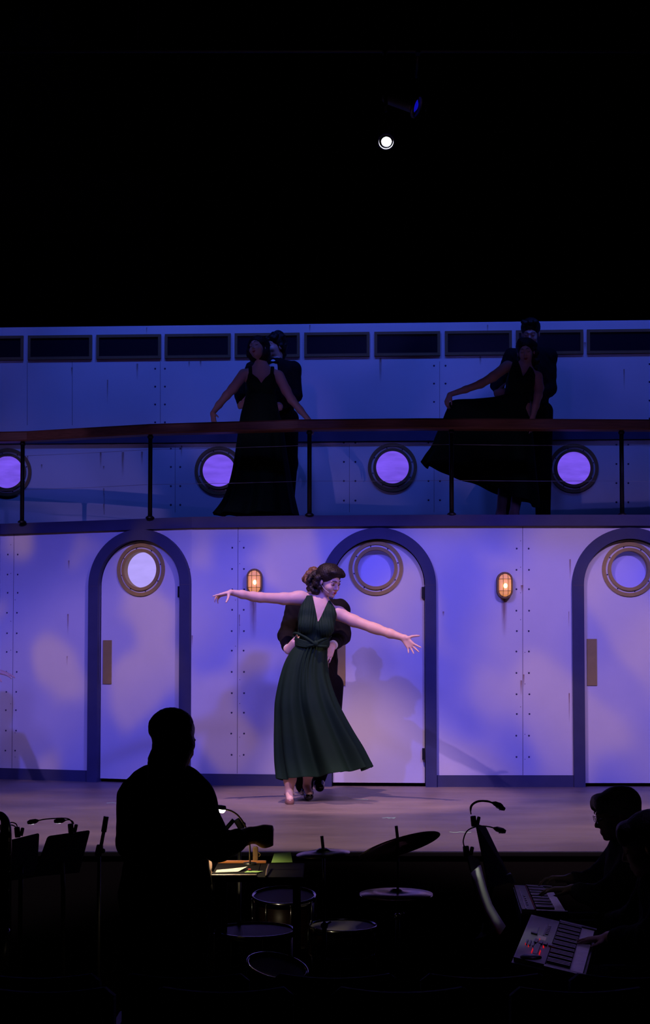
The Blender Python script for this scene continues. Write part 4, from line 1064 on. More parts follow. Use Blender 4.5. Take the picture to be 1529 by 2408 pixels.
# woman and man, upper deck left
def woman(label, Y0, J, Q, hc, s, torsofn, arms, hands, legs, hairfn, bodice_poly, strapfn, rings, h=.0065, nf=9, amp=.35, lo=None, hi=None, group=None, zb=None, depth=.7, seed=.8, hemwave=.01, legr=(.085, .056, .040, .030), legback=.0, sashy=None, skirt_dy=0):
    root = thing('person', label, 'person', (J(0, 1100).x * 0 + torsofn(None)[0].x, Y0, Z_DECK if zb is None else zb), group)
    allp = [hc] + [p for a_ in arms for p in a_] + [p for l in legs for p in l]
    lo, hi = fit(allp, .22); F = Field(lo, hi, h); L = head(F, hc, Q, s)
    neck, prims = torsofn(F)[1:]
    F.chain(neck, [.047, .046, .058], .03)
    def tor(F, g=0.0):
        for p in prims:
            if p[0] == 'e': F.ell(p[1], p[2], None, .045, grow=g)
            else: F.chain(p[1], p[2], .05, g)
    tor(F)
    for a_ in arms: F.chain(a_, [.048, .042, .036, .030, .022][:len(a_)] if len(a_) > 3 else [.048, .036, .022], .02)
    for hd in hands: hand(F, **hd)
    for lg in legs: F.chain(lg, list(legr), .03)
    F.mesh('body', M['skin'], root); face_bits(L, root, s)
    H = Field(*fit([hc], .24), .006); hairfn(H, L, Q); bumps(H, .0022, 170, 1.5); H.mesh('hair', M['hair'], root)
    G = Field(lo, hi, .0055); tor(G, .010)
    if strapfn: strapfn(G)
    G.keep_poly([(J(x, y).x, J(x, y).z) for x, y in bodice_poly]); G.mesh('bodice', M['dress'], root)
    skirt('skirt', rings, Y0 + skirt_dy, M['dress'], root, nf=nf, amp=amp, depth=depth, seed=seed, hemwave=hemwave)
    for lg in legs:
        S = Field(*fit([lg[2], lg[3]], .12), .005); S.chain([lg[2] + Vector((0, .02, -.04)), lg[3] + Vector((0, 0, -.004))], [.030, .031], .02); S.ell(lg[2] + Vector((0, 0, .02)), (.036, .045, .05), None, .012, 's')
        S.mesh('shoe', M['shoe_tan'], root)
    return root, L

YW = 12.72
def J1(px, py, dy=0.0): return W(px, py, YW + dy)
def t1(F):
    return (J1(615, 1000), [J1(612, 842, .03), J1(614, 856, .03), J1(614, 870, .03)],
            [('c', [J1(578, 878, .02), J1(614, 868, .03), J1(652, 880, .02)], [.036, .048, .036]), ('e', J1(613, 905, .02), (.135, .09, .15)), ('e', J1(613, 935, .01), (.118, .085, .12)),
             ('e', J1(598, 905, -.065), (.056, .05, .055)), ('e', J1(630, 905, -.065), (.056, .05, .055)), ('e', J1(616, 968, .02), (.155, .11, .13))])
def hair1(H, L, Q):
    H.ell(L(0, -.03, .045), [.092, .104, .085], Q, .01); H.ell(L(0, -.05, -.04), [.095, .07, .09], Q, .03)
    for x, y, dy, r_ in ((586, 826, .02, .028), (585, 836, .02, .022), (590, 814, .02, .03), (594, 843, .04, .03), (626, 812, .04, .035), (627, 834, .05, .036), (628, 848, .05, .024)): H.ell(J1(x, y, dy), (r_,) * 3, None, .02)
    H.ell(L(0, .10, -.035), [.070, .080, .085], Q, .012, 's')
gz = Z_DECK
woman('woman on the upper deck in a thin-strapped dark gown, head tilted back', YW, J1, frame((-.42, -.85, .18), (-.12, .25, 1)), J1(606, 819), .96, t1,
      [[J1(573, 880, .01), J1(548, 914, -.06), J1(533, 930, -.09), J1(515, 952, -.12), J1(500, 972, -.15)], [J1(656, 884, .01), J1(673, 918, -.02), J1(686, 940, -.05), J1(706, 964, -.08), J1(727, 988, -.10)]],
      [dict(wrist=J1(500, 972, -.15), D=(.12, -.3, -.9), N=(-.9, -.2, .1), S=(.5, -.6, 0), s=.9, spread=.25, curls=((.2, .2, .1), (.3, .2, .1), (.3, .2, .1), (.4, .3, .2)), thumb=(.6, .8, .1)),
       dict(wrist=J1(727, 988, -.10), D=(.38, -.1, -.9), N=(.8, -.2, .2), S=(-.5, -.8, 0), s=.9, spread=.3, curls=((.3, .3, .2), (.3, .3, .2), (.3, .3, .2), (.35, .3, .2)))],
      [(J1(598, 985, .02), J1(596, 1100, .0), Vector((J1(590, 1200).x, YW, gz + .10)), Vector((J1(588, 1200).x, YW - .10, gz + .035))), (J1(634, 985, .02), J1(640, 1100, .0), Vector((J1(645, 1200).x, YW + .03, gz + .10)), Vector((J1(648, 1200).x, YW - .07, gz + .035)))],
      hair1, [(584, 862), (593, 862), (594, 882), (607, 893), (616, 906), (625, 893), (636, 882), (637, 862), (645, 862), (644, 880), (653, 900), (652, 940), (646, 960), (578, 960), (575, 925), (577, 905), (586, 880)],
      lambda G: (G.chain([J1(589, 858, .03), J1(588, 880, -.05), J1(598, 900, -.07)], [.022, .022, .04], .02), G.chain([J1(641, 858, .03), J1(640, 880, -.05), J1(630, 900, -.07)], [.022, .022, .04], .02)),
      [(578, 930, 649, 930), (573, 950, 652, 948), (566, 975, 657, 972), (561, 1005, 665, 1000), (556, 1040, 671, 1036), (551, 1075, 676, 1072), (545, 1110, 682, 1108), (536, 1145, 688, 1143), (522, 1180, 695, 1178), (501, 1210, 703, 1213)], group='dancers in green gowns')
YN = 13.02
def J2(px, py, dy=0.0): return W(px, py, YN + dy)
man('curly-haired man in bow tie behind the woman with thin straps', YN, J2, frame((-.75, -.6, 0), (0, .05, 1)), J2(646, 815), (J2(596, 868), J2(690, 868)),
    (J2(568, 930, -.05), J2(570, 953, -.25)), (J2(695, 930, 0), J2(652, 958, -.26)),
    dict(wrist=J2(563, 955, -.26), D=(.8, -.3, .2), N=(-.2, -.9, .3), S=(.2, -.1, .9), s=1.0, curls=((.3, .3, .2),) * 4), dict(wrist=J2(660, 958, -.28), D=(-.9, -.25, -.05), N=(.1, -.9, 0), S=(0, -.1, 1), s=1.0, curls=((.3, .3, .2),) * 4),
    ((J2(630, 985, .02), J2(632, 1100), Vector((J2(640, 1200).x, YN, gz + .09)), Vector((J2(640, 1200).x, YN - .16, gz + .04))), (J2(678, 985, .03), J2(680, 1090, 0), Vector((J2(672, 1200).x, YN + .02, gz + .09)), Vector((J2(675, 1200).x, YN - .14, gz + .04)))),
    -.06, hair='curly', hs=1.0, extra_hair=((J2(664, 822), .036), (J2(666, 834, .02), .034), (J2(662, 843, .02), .028), (J2(656, 838, .05), .035)))

# couple on the right of the deck
def J3(px, py, dy=0.0): return W(px, py, YW + dy)
def t3(F):
    return (J3(1225, 1000), [J3(1237, 850, .03), J3(1236, 862, .03), J3(1233, 874, .03)],
            [('c', [J3(1197, 860, .02), J3(1230, 868, .03), J3(1258, 882, .02)], [.036, .048, .036]), ('e', J3(1225, 897, .02), (.125, .09, .14)), ('e', J3(1218, 930, .01), (.110, .085, .12)),
             ('e', J3(1210, 898, -.065), (.052, .05, .055)), ('e', J3(1240, 900, -.065), (.052, .05, .055)), ('e', J3(1214, 965, .02), (.150, .11, .13))])
def hair3(H, L, Q):
    H.ell(L(0, -.03, .042), [.090, .104, .085], Q, .01); H.ell(L(0, -.055, -.06), [.092, .06, .10], Q, .03)
    for x, y, dy, r_ in ((1262, 830, .02, .03), (1264, 850, .03, .03), (1260, 868, .04, .028), (1225, 803, -.02, .03), (1256, 812, .0, .035)): H.ell(J3(x, y, dy), (r_,) * 3, None, .02)
    H.ell(L(0, .10, -.035), [.068, .080, .085], Q, .012, 's')
woman('woman on the upper deck holding her dark gown out wide with one hand', YW, J3, frame((-.22, -.92, -.22), (-.10, -.1, 1)), J3(1237, 826), .94, t3,
      [[J3(1193, 861, .01), J3(1160, 886, -.05), J3(1131, 903, -.08), J3(1095, 916, -.11), J3(1058, 928, -.14)], [J3(1264, 886, .01), J3(1268, 912, -.02), J3(1266, 930, -.06), J3(1260, 955, -.10), J3(1253, 982, -.12)]],
      [dict(wrist=J3(1058, 928, -.14), D=(-.35, -.2, -.75), N=(-.8, -.2, .4), S=(.5, -.7, -.2), s=.9, curls=((.5, .6, .4), (.7, .7, .4), (.7, .7, .4), (.7, .7, .4)), thumb=(.8, .5, -.2)),
       dict(wrist=J3(1253, 982, -.12), D=(-.05, -.15, -1), N=(.6, -.7, 0), S=(-.7, -.6, 0), s=.9, curls=((.25, .3, .2),) * 4)],
      [(J3(1200, 985, .02), J3(1190, 1090, .0), Vector((J3(1178, 1200).x, YW, gz + .10)), Vector((J3(1176, 1200).x, YW - .10, gz + .045))), (J3(1232, 985, .02), J3(1225, 1090, .06), Vector((J3(1210, 1200).x, YW + .03, gz + .10)), Vector((J3(1214, 1200).x, YW - .07, gz + .045)))],
      hair3, [(1207, 846), (1218, 848), (1224, 872), (1227, 890), (1236, 878), (1245, 862), (1252, 868), (1258, 884), (1258, 905), (1250, 925), (1245, 950), (1180, 950), (1185, 925), (1188, 905), (1194, 885), (1202, 862)],
      lambda G: (G.chain([J3(1213, 850, .03), J3(1211, 872, -.04), J3(1210, 898, -.07)], [.030, .040, .045], .03), G.chain([J3(1247, 866, .03), J3(1244, 880, -.04), J3(1240, 900, -.07)], [.026, .036, .045], .03)),
      [(1186, 928, 1243, 930, 0, .8), (1160, 934, 1246, 948, 0, .62), (1115, 938, 1250, 980, 0, .45), (1064, 942, 1253, 1020, -.04, .36), (1050, 966, 1256, 1045, -.04, .36), (1040, 992, 1259, 1080, -.03, .36), (1027, 1022, 1262, 1115, -.02, .36), (1016, 1050, 1266, 1150, 0, .36), (1003, 1070, 1268, 1175, 0, .34), (992, 1090, 1268, 1194, 0, .32)],
      group='dancers in green gowns', nf=8, amp=.4, hemwave=.02)
def J4(px, py, dy=0.0): return W(px, py, YN + .03 + dy)
man('tall man in a dark suit behind the woman holding her skirt on the upper deck', YN, J4, frame((-.22, -.9, -.42), (0, -.1, 1)), J4(1248, 783), (J4(1204, 838), J4(1292, 838)),
    (J4(1170, 905, -.02), J4(1176, 925, -.22)), (J4(1293, 915, 0), J4(1246, 958, -.26)),
    dict(wrist=J4(1166, 925, -.24), D=(.85, -.3, .05), N=(-.1, -.9, .3), S=(.1, -.1, .9), s=1.05, curls=((.25, .25, .2),) * 4), dict(wrist=J4(1250, 958, -.28), D=(-.8, -.25, -.3), N=(.1, -.9, 0), S=(-.3, -.1, 1), s=1.05, curls=((.3, .3, .2),) * 4),
    ((J4(1232, 968, .02), J4(1225, 1095), Vector((J4(1200, 1200).x, YN, gz + .09)), Vector((J4(1196, 1200).x, YN - .15, gz + .04))), (J4(1276, 968, .03), J4(1278, 1090, 0), Vector((J4(1278, 1200).x, YN + .05, gz + .09)), Vector((J4(1280, 1200).x, YN - .11, gz + .04)))),
    -.12, hair='short', hs=1.02, shirt=False)

# dancer at the far left whose hand reaches into view
YL = 10.9
def J5(px, py, dy=0.0): return W(px, py, YL + dy)
def t5(F):
    return (J5(-130, 1600), [J5(-128, 1400, .03), J5(-128, 1415, .03), J5(-128, 1428, .03)],
            [('c', [J5(-168, 1440, .02), J5(-128, 1430, .03), J5(-88, 1440, .02)], [.036, .048, .036]), ('e', J5(-128, 1470, .02), (.135, .09, .15)), ('e', J5(-128, 1510, .01), (.118, .085, .12)),
             ('e', J5(-145, 1478, -.065), (.056, .05, .055)), ('e', J5(-111, 1478, -.065), (.056, .05, .055)), ('e', J5(-128, 1560, .02), (.155, .11, .13))])
def hair5(H, L, Q):
    H.ell(L(0, -.03, .045), [.092, .104, .085], Q, .01); H.ell(L(0, -.05, -.04), [.095, .07, .09], Q, .03); H.ell(L(0, .10, -.035), [.070, .080, .085], Q, .012, 's')
ld, _ = woman('woman almost outside the frame, only her reaching hand shows at the left edge', YL, J5, frame((.2, -.9, 0), (0, 0, 1)), J5(-128, 1372), .96, t5,
      [[J5(-84, 1444, .01), J5(-62, 1490, -.03), J5(-50, 1520, -.06), J5(-25, 1552, -.10), J5(-10, 1577, -.12)], [J5(-172, 1444, .01), J5(-200, 1490, -.02), J5(-215, 1520, -.05), J5(-225, 1552, -.08), J5(-235, 1580, -.10)]],
      [dict(wrist=J5(-10, 1577, -.12), D=(.92, -.1, -.22), N=(.2, -.2, 1), S=(.1, -1, -.2), s=.95, spread=.15, curls=((.15, .2, .15), (.1, .15, .1), (.15, .15, .1), (.2, .2, .1)), thumb=(.5, .5, -.55)),
       dict(wrist=J5(-235, 1580, -.10), D=(-.3, -.1, -.9), N=(-.8, -.2, .2), S=(.3, -.9, 0), s=.95)],
      [(J5(-150, 1580, .02), J5(-150, 1715, .0), Vector((J5(-150, 1800).x, YL, .10)), Vector((J5(-150, 1800).x, YL - .10, .035))), (J5(-106, 1580, .02), J5(-106, 1715, .0), Vector((J5(-106, 1800).x, YL, .10)), Vector((J5(-106, 1800).x, YL - .10, .035)))],
      hair5, [(-150, 1420), (-106, 1420), (-90, 1450), (-88, 1540), (-168, 1540), (-166, 1450)], None,
      [(-165, 1515, -91, 1515), (-172, 1550, -84, 1550), (-178, 1600, -78, 1600), (-186, 1680, -70, 1680), (-195, 1760, -62, 1760), (-205, 1845, -55, 1845)], group='dancers in green gowns', zb=0.0)
# ------------------------------------------------------------------ orchestra pit
def J6(px, py, Y=6.1): return W(px, py, Y)
def conductor():
    Y0 = 6.1
    root = thing('person', 'dark-haired person seen from behind, standing at the lamp-lit desk with one fist raised', 'person', (J6(395, 2000).x, Y0, ZP))
    hc = J6(412, 1739, Y0); Q = frame((.72, .62, -.32), (.1, .1, 1))
    pts = [J6(270, 1660), J6(640, 1660), Vector((0, Y0 - .25, ZP)), Vector((0, Y0 + .45, ZP))]
    lo = np.array([J6(255, 0).x, Y0 - .28, ZP - .02]); hi = np.array([J6(645, 0).x, Y0 + .5, J6(0, 1650).z])
    F = Field(lo, hi, .007); L = head(F, hc, Q, 1.0)
    F.chain([J6(412, 1775), J6(400, 1830), J6(392, 1850)], [.058, .060, .070], .03)
    def tor(F, g=0.0):
        F.chain([J6(320, 1872), J6(348, 1848), J6(395, 1834), J6(434, 1848), J6(462, 1872)], [.052, .055, .060, .055, .052], .04, g)
        F.ell(J6(392, 1920), (.185, .115, .20), None, .06, grow=g); F.ell(J6(392, 2010), (.165, .105, .17), None, .06, grow=g); F.ell(J6(390, 2090), (.185, .12, .15), None, .06, grow=g)
    tor(F, -.01)
    elL, elR = J6(303, 1985, 6.05), J6(514, 1992, 6.02)
    wL, wR = J6(478, 2004, 6.40), J6(588, 1964, 6.15)
    F.chain([J6(318, 1872), elL, wL], [.05, .042, .028], .03); F.chain([J6(466, 1872), elR, wR], [.05, .048, .036], .03)
    hand(F, wR, (.93, .2, .02), (.2, -.75, .6), (.1, .5, .8), 1.12, curls=((1.2, 1.5, .9), (1.25, 1.5, .9), (1.3, 1.5, .9), (1.35, 1.5, .9)), thumb=(.8, .3, -.6))
    F.ell(wR + Vector((.062, .015, -.008)), (.044, .045, .050), None, .02)
    hand(F, wL, (.35, .2, -.9), (.6, -.7, .2), (-.2, -.3, .2), .9, curls=((.3, .4, .2),) * 4)
    for sx in (345, 438): F.chain([J6(sx, 2110), J6(sx, 2330, 6.12), Vector((J6(sx, 2400).x, 6.1, ZP + .09)), Vector((J6(sx, 2400).x, 6.22, ZP + .03))], [.095, .06, .042, .03], .04)
    F.mesh('body', M['skin'], root)
    G = Field(lo, hi, .007); tor(G, .012); G.chain([J6(318, 1874), elL + Vector((0, 0, .03))], [.066, .054], .04); G.chain([J6(465, 1876), elR + Vector((0, 0, .0))], [.064, .060], .04)
    G.chain([elR, elR + (wR - elR) * .55], [.058, .050], .02); G.chain([elL, elL + (wL - elL) * .5], [.054, .044], .02)
    bumps(G, .003, 40, 1); G.mesh('shirt', M['blackcloth'], root)
    T = Field(lo, hi, .008); T.ell(J6(390, 2100), (.195, .135, .15), None, .05)
    for sx in (345, 438): T.chain([J6(sx, 2110), J6(sx, 2330, 6.12), Vector((J6(sx, 2400).x, 6.1, ZP + .10))], [.11, .08, .075], .04)
    T.mesh('trousers', M['blackcloth'], root)
    for sx in (345, 438):
        S = Field(*fit([Vector((J6(sx, 2400).x, 6.15, ZP + .04))], .2), .007); x = J6(sx, 2400).x; S.chain([Vector((x, 6.07, ZP + .05)), Vector((x, 6.25, ZP + .035))], [.045, .036], .02); S.mesh('shoe', M['shoe_black'], root)
    H = Field(*fit([hc, J6(350, 1840)], .22), .006)
    H.ell(L(0, -.03, .040), (.088, .102, .085), Q, .01)
    for x, y, r_ in ((377, 1722, .038), (372, 1708, .033), (392, 1706, .052), (408, 1700, .060), (428, 1702, .045), (378, 1756, .03)): H.ell(J6(x, y, 6.04), (r_,) * 3, None, .03)
    H.chain([J6(396, 1752, 6.03), J6(380, 1788, 6.00), J6(372, 1822, 5.98)], [.062, .052, .046], .02)
    H.chain([J6(420, 1750, 6.03), J6(410, 1790, 6.02)], [.070, .055], .03)
    H.ell(L(0, .105, -.035), (.068, .080, .085), Q, .012, 's')
    bumps(H, .002, 140, 2); H.mesh('hair', M['hair'], root)
conductor()

# desk in front of the conductor
ZD = .124
def tz(px, py, z=ZD): return onz(px, py, z)
def disc(q, c, r_, h0, h1, rot=None, n=40, hole=0): q.lathe([(r_, h0), (r_, h1), (.001, h1)], c, rot, n)
xL, xR = tz(497, 2060).x, tz(713, 2060).x; yF, yB = tz(500, 2062).y, tz(500, 2029).y
desk = thing('percussion_table', 'black table beside the raised fist, lit by a gooseneck lamp', 'table', ((xL + xR) / 2, (yF + yB) / 2, ZP))
q = B(); q.box(((xL + xR) / 2, (yF + yB) / 2, ZD - .012), (xR - xL, yB - yF, .022), None, .004); q.done('tabletop', M['pitblack'], desk)
for x in (xL + .03, xR - .03):
    for y in (yF + .03, yB - .03):
        q = B(); q.tube([(x, y, ZD - .02), (x, y, ZP)], .014, 10); q.done('leg', M['standblack'], desk)
tray = thing('tray', 'shallow tray with a varnished wooden back lip under the lamp', 'tray', ((xL + tz(622, 2060).x) / 2, (yF + yB) / 2, ZD))
xt = tz(604, 2060).x; xb_ = tz(626, 2031).x
q = B(); q.box(((xL + xb_) / 2, yB - .01, ZD + .006), (xb_ - xL, .018, .012), None, .003); q.done('back_lip', mat('orange_varnished_wood', (.42, .15, .05), .35), tray)
q = B(); q.box(((xL + xt) / 2, yF + .012, ZD + .004), (xt - xL, .020, .008), None, .003); q.done('front_lip', mat('cream_edge', (.62, .50, .33), .4), tray)
q = B(); q.box(((xL + xt) / 2, (yF + yB) / 2, ZD + .001), (xt - xL, yB - yF - .05, .002)); q.done('tray_bottom', M['pitblack'], tray)
q = B(); q.tube(curve_pts([tz(626, 2062) + Vector((0, 0, .002)), tz(628, 2052) + Vector((0, 0, .012)), tz(632, 2042) + Vector((0, 0, .016))], 6), .004, 8); q.done('metal_end', M['brass'], tray)
def sheet(name, pts, z, m, label, cat, lift=None, group=None):
    q = B(); vs = [tz(x, y) + Vector((0, 0, z + (lift[i] if lift else 0))) for i, (x, y) in enumerate(pts)]
    q.face(vs); o = q.done(name, m); md = o.modifiers.new('thickness', 'SOLIDIFY'); md.thickness = .0015
    return tag(o, label, cat, group)
sheet('music_sheet', [(506, 2054), (560, 2052), (583, 2046), (560, 2046), (510, 2048)], .003, M['paper'], 'cream sheet with a curled tip lying in the tray under the lamp', 'paper', [0, 0, .012, .004, 0])
sheet('note_card', [(575, 2053), (606, 2053), (619, 2050), (582, 2049)], .003, M['note'], 'pale green card lying flat in the tray', 'paper')
sheet('note_card', [(638, 2030), (688, 2029), (684, 2020), (645, 2020)], .002, M['note'], 'crumpled green note paper on the table between fist and small cymbal', 'paper', [.0, .0, .028, .022])
sheet('index_tab', [(583, 2050), (590, 2050), (590, 2048), (583, 2048)], .008, M['redtab'], 'small red tab on the edge of the cream sheet', 'tab')
sheet('index_tab', [(561, 2046), (573, 2046), (573, 2043), (561, 2043)], .004, M['redtab'], 'small dull red tab behind the cream sheet', 'tab')
c = tz(601, 2028); q = B(); q.box(c + Vector((0, 0, .036)), (.024, .02, .072), None, .006); q.mi = 1; q.tube(curve_pts([c + Vector((.014, -.005, .045)), c + Vector((.022, -.005, .036)), c + Vector((.016, -.005, .026))], 5), .0025, 8)
tag(q.done('wood_block', [mat('brown_wood_block', (.16, .09, .04), .5), M['brass']]), 'small brown wooden block with a brass loop below the raised fist', 'percussion block')

def clip_lamp(label, clip, necks, Y, lit=0.0, group='clip lamps on the music stands'):
    """clip = (px,py); necks = list of pixel paths ending at the lamp head"""
    c = W(*clip, Y); root = thing('clip_lamp', label, 'clip lamp', c, group)
    q = B(); q.box(c, (.026, .018, .05), Matrix.Rotation(R(-6), 3, 'Y'), .005); q.box(c + Vector((.022, 0, .004)), (.016, .016, .036), Matrix.Rotation(R(12), 3, 'Y'), .005); q.tube([c + Vector((-.012, 0, -.01)), c + Vector((.026, 0, -.012))], .006, 8); q.done('clip', M['plastic'], root)
    for i, nk in enumerate(necks):
        P = curve_pts([W(x, y, Y + (.02 * i)) for x, y in nk], 8); q = B(); q.tube(P, .0028, 8); q.done('gooseneck', M['plastic'], root)
        e = P[-1]; d = (P[-1] - P[-2]).normalized(); q = B(); q.tube([e - d * .006, e + d * .008, e + d * .035, e + d * .048], [.004, .011, .012, .007], 12); hd = q.done('lamp_head', M['plastic'], root)
        q = B(); q.box(e + d * .028 + Vector((0, 0, -.011)), (.022, .008, .003), None, .001); q.done('led_window', emis('dim_led_%d' % random.randint(0, 9999), (.85, .85, 1), lit) if lit else M['chrome'], hd)
    return root
# desk lamp with a bright head
LP = J6(521, 1900, 6.35)
lamp = thing('gooseneck_lamp', 'bright gooseneck lamp beside the standing figure\'s arm', 'lamp', tz(588, 2030), None)
q = B(); q.tube(curve_pts([J6(588, 2032, 6.35), J6(587, 1985, 6.35), J6(578, 1945, 6.35), J6(562, 1920, 6.35), J6(546, 1908, 6.35), J6(530, 1903, 6.35)], 8), .0038, 10); q.done('gooseneck', mat('dull_gold_neck', (.20, .15, .08), .4, .7), lamp)
q = B(); q.lathe([(.001, .012), (.018, .011), (.021, .004), (.020, -.006), (.018, -.006)], LP, Matrix.Rotation(R(8), 3, 'Y'), 24); q.done('lamp_shade', M['plastic'], lamp)
q = B(); q.lathe([(.018, -.004), (.018, -.012), (.012, -.020), (.001, -.022)], LP, Matrix.Rotation(R(8), 3, 'Y'), 20); q.done('bulb', M['lampglow'], lamp)
q = B(); q.lathe([(.03, 0), (.03, .01), (.008, .014)], tz(588, 2034), None, 20); q.done('lamp_base', M['plastic'], lamp)
l = bpy.data.lights.new('desk_lamp_light', 'SPOT'); l.energy = 5.5; l.color = (1, .78, .45); l.spot_size = R(128); l.spot_blend = .5; l.shadow_soft_size = .012
o = bpy.data.objects.new('desk_lamp_light', l); col.objects.link(o); o.location = LP + Vector((0, 0, -.03))

def mic_stand(label, pole, tip, Y, mic=None, boom=None, clutch=None):
    p = W(*pole, Y); root = thing('microphone_stand', label, 'microphone stand', (p.x, Y, ZP), 'microphone stands in the pit')
    q = B(); q.tube([p, (p.x, Y, ZP + .02)], .009, 10); q.done('pole', M['iron'], root)
    q = B(); q.lathe([(.12, 0), (.12, .012), (.02, .022)], (p.x, Y, ZP), None, 28); q.done('base', M['iron'], root)
    if clutch:
        q = B(); q.box(p, (.032, .026, .055), Matrix.Rotation(R(clutch), 3, 'Y'), .008); q.ball(p + Vector((.02, -.01, 0)), .012, 10); q.done('clutch', M['plastic'], root)
    if boom:
        q = B(); q.tube([W(*b_, Y) for b_ in boom], .010, 10); q.done('boom', M['iron'], root)
    if mic:
        q = B(); P = [W(*m_, Y) for m_ in mic]; q.tube([P[0], P[1]], .0125, 14); q.tube([P[1], P[2]], .0085, 12); q.done('microphone', M['plastic'], root)
mic_stand('microphone stand with a slanted boom behind the lamp', (563, 1938), None, 6.7, boom=[(550, 1928), (520, 1962)], clutch=-30)
mic_stand('tilted long thin microphone on a stand left of the standing figure', (233, 2000), None, 6.8, mic=[(250, 1920), (244, 1956), (236, 1998)], clutch=12)

# slanted music stands
def music_stand(label, quad, Ys, pole_px, th=.006):
    P = [W(x, y, Y) for (x, y), Y in zip(quad, Ys)]; c = sum(P, Vector()) / 4
    root = thing('music_stand', label, 'music stand', (c.x, c.y, ZP), 'black music stands')
    n = (P[1] - P[0]).cross(P[3] - P[0]).normalized()
    if n.y > 0: n = -n
    def pt(u, v, d): return (P[0] * (1 - u) * (1 - v) + P[1] * u * (1 - v) + P[2] * u * v + P[3] * (1 - u) * v) + n * d
    rc = .06; out = []
    for (cu, cv, a0) in ((1 - rc, 1 - rc, 0), (rc, 1 - rc, 90), (rc, rc, 180), (1 - rc, rc, 270)):
        for k in range(5): a_ = R(a0 + 22.5 * k); out.append((cu + rc * math.cos(a_), cv + rc * math.sin(a_)))
    q = B(); q.prism(out, 0, th, pt); q.done('desk', M['standblack'], root)
    q = B(); q.prism([(0, .97), (1, .97), (1, 1), (0, 1)], -.05, th, pt); q.done('ledge', M['standblack'], root)
    q = B(); b_ = pt(.5, .7, .01); q.tube([b_, (c.x, c.y + .02, b_.z - .15), (c.x, c.y + .02, ZP + .03)], .011, 10); q.done('pole', M['iron'], root)
    for k in range(3):
        a_ = 2 * math.pi * k / 3 + .4; q = B(); q.tube([(c.x, c.y + .02, ZP + .18), (c.x + .24 * math.cos(a_), c.y + .02 + .24 * math.sin(a_), ZP + .01)], .008, 8); q.done('leg', M['iron'], root)
    return root, pt
music_stand('black music stand at the far left, half behind a saxophone', [(12, 1978), (90, 1959), (84, 2062), (-4, 2075)], [6.75, 7.15, 7.0, 6.6], None)
music_stand('slanted black music stand between two stands and the thin microphone', [(112, 1966), (210, 1952), (184, 2052), (78, 2062)], [6.75, 7.15, 7.0, 6.6], None)
clip_lamp('twin-neck clip lamp on the slanted music stand, one head reaching far left', (167, 1949), [[(172, 1940), (165, 1928), (150, 1924), (110, 1926), (88, 1930)], [(173, 1938), (171, 1932), (163, 1928), (151, 1929)]], 6.85, .6)
clip_lamp('twin-neck clip lamp beside the saxophone', (41, 1957), [[(42, 1950), (38, 1938), (28, 1934), (18, 1938)], [(43, 1952), (36, 1944), (26, 1940), (12, 1944)]], 6.85, .3)

# saxophone at the left edge
sx_ = thing('saxophone', 'dark saxophone with looped neck cut by the left edge', 'saxophone', W(8, 2100, 6.5) * 1, None)
def S_(px, py, dy=0): return W(px, py, 6.5 + dy)
q = B(); q.tube(curve_pts([S_(-22, 1990), S_(-20, 1940), S_(-12, 1918), S_(0, 1915), S_(11, 1928), S_(14, 1950), S_(12, 1990), S_(8, 2100), S_(4, 2200), S_(-2, 2252, -.03), S_(-20, 2272, -.05)], 8), [.013] * 24 + [.014 + .0007 * k for k in range(57)], 14); q.done('body_tube', M['sax'], sx_)
q = B(); bl = S_(-34, 2210, -.08); q.lathe([(.03, -.14), (.035, -.05), (.05, .02), (.085, .07), (.088, .072), (.083, .07), (.03, -.05)], bl, Matrix.Rotation(R(20), 3, 'Y'), 28); q.done('bell', M['sax'], sx_)
for k, (x, y) in enumerate(((20, 1963), (18, 2010), (17, 2050), (15, 2095), (13, 2140), (16, 1985))):
    q = B(); q.lathe([(.014, 0), (.014, .006), (.001, .008)], S_(x, y, -.02), Matrix.Rotation(R(70), 3, 'X'), 16); q.tube([S_(x, y, -.02), S_(x - 6, y + 12, -.015)], .003, 6); q.done('key_cup', M['sax'], sx_)
q = B(); q.tube([S_(17, 1960, -.018), S_(10, 2190, -.018)], .0028, 6); q.done('rod', M['chrome'], sx_)

# drum kit
def cymbal(label, c, r_, normal, bell=1.0):
    rot = Vector(normal).normalized().to_track_quat('Z', 'Y').to_matrix()
    q = B(); q.lathe([(.004, .022), (.018, .021), (.030, .014), (.034, .010), (r_ * .6, .006), (r_, -.004), (r_, -.0055), (r_ * .6, .004), (.034, .008), (.02, .016), (.004, .019)], c, rot, 64)
    return tag(q.done('cymbal', M['cymbal'], smooth=True), label, 'cymbal', 'cymbals of the drum kit'), rot
def cstand(label, px, ytop, Y, zs=()):
    p = W(px, ytop, Y); root = thing('cymbal_stand', label, 'cymbal stand', (p.x, Y, ZP), 'cymbal stands of the drum kit')
    return root, p
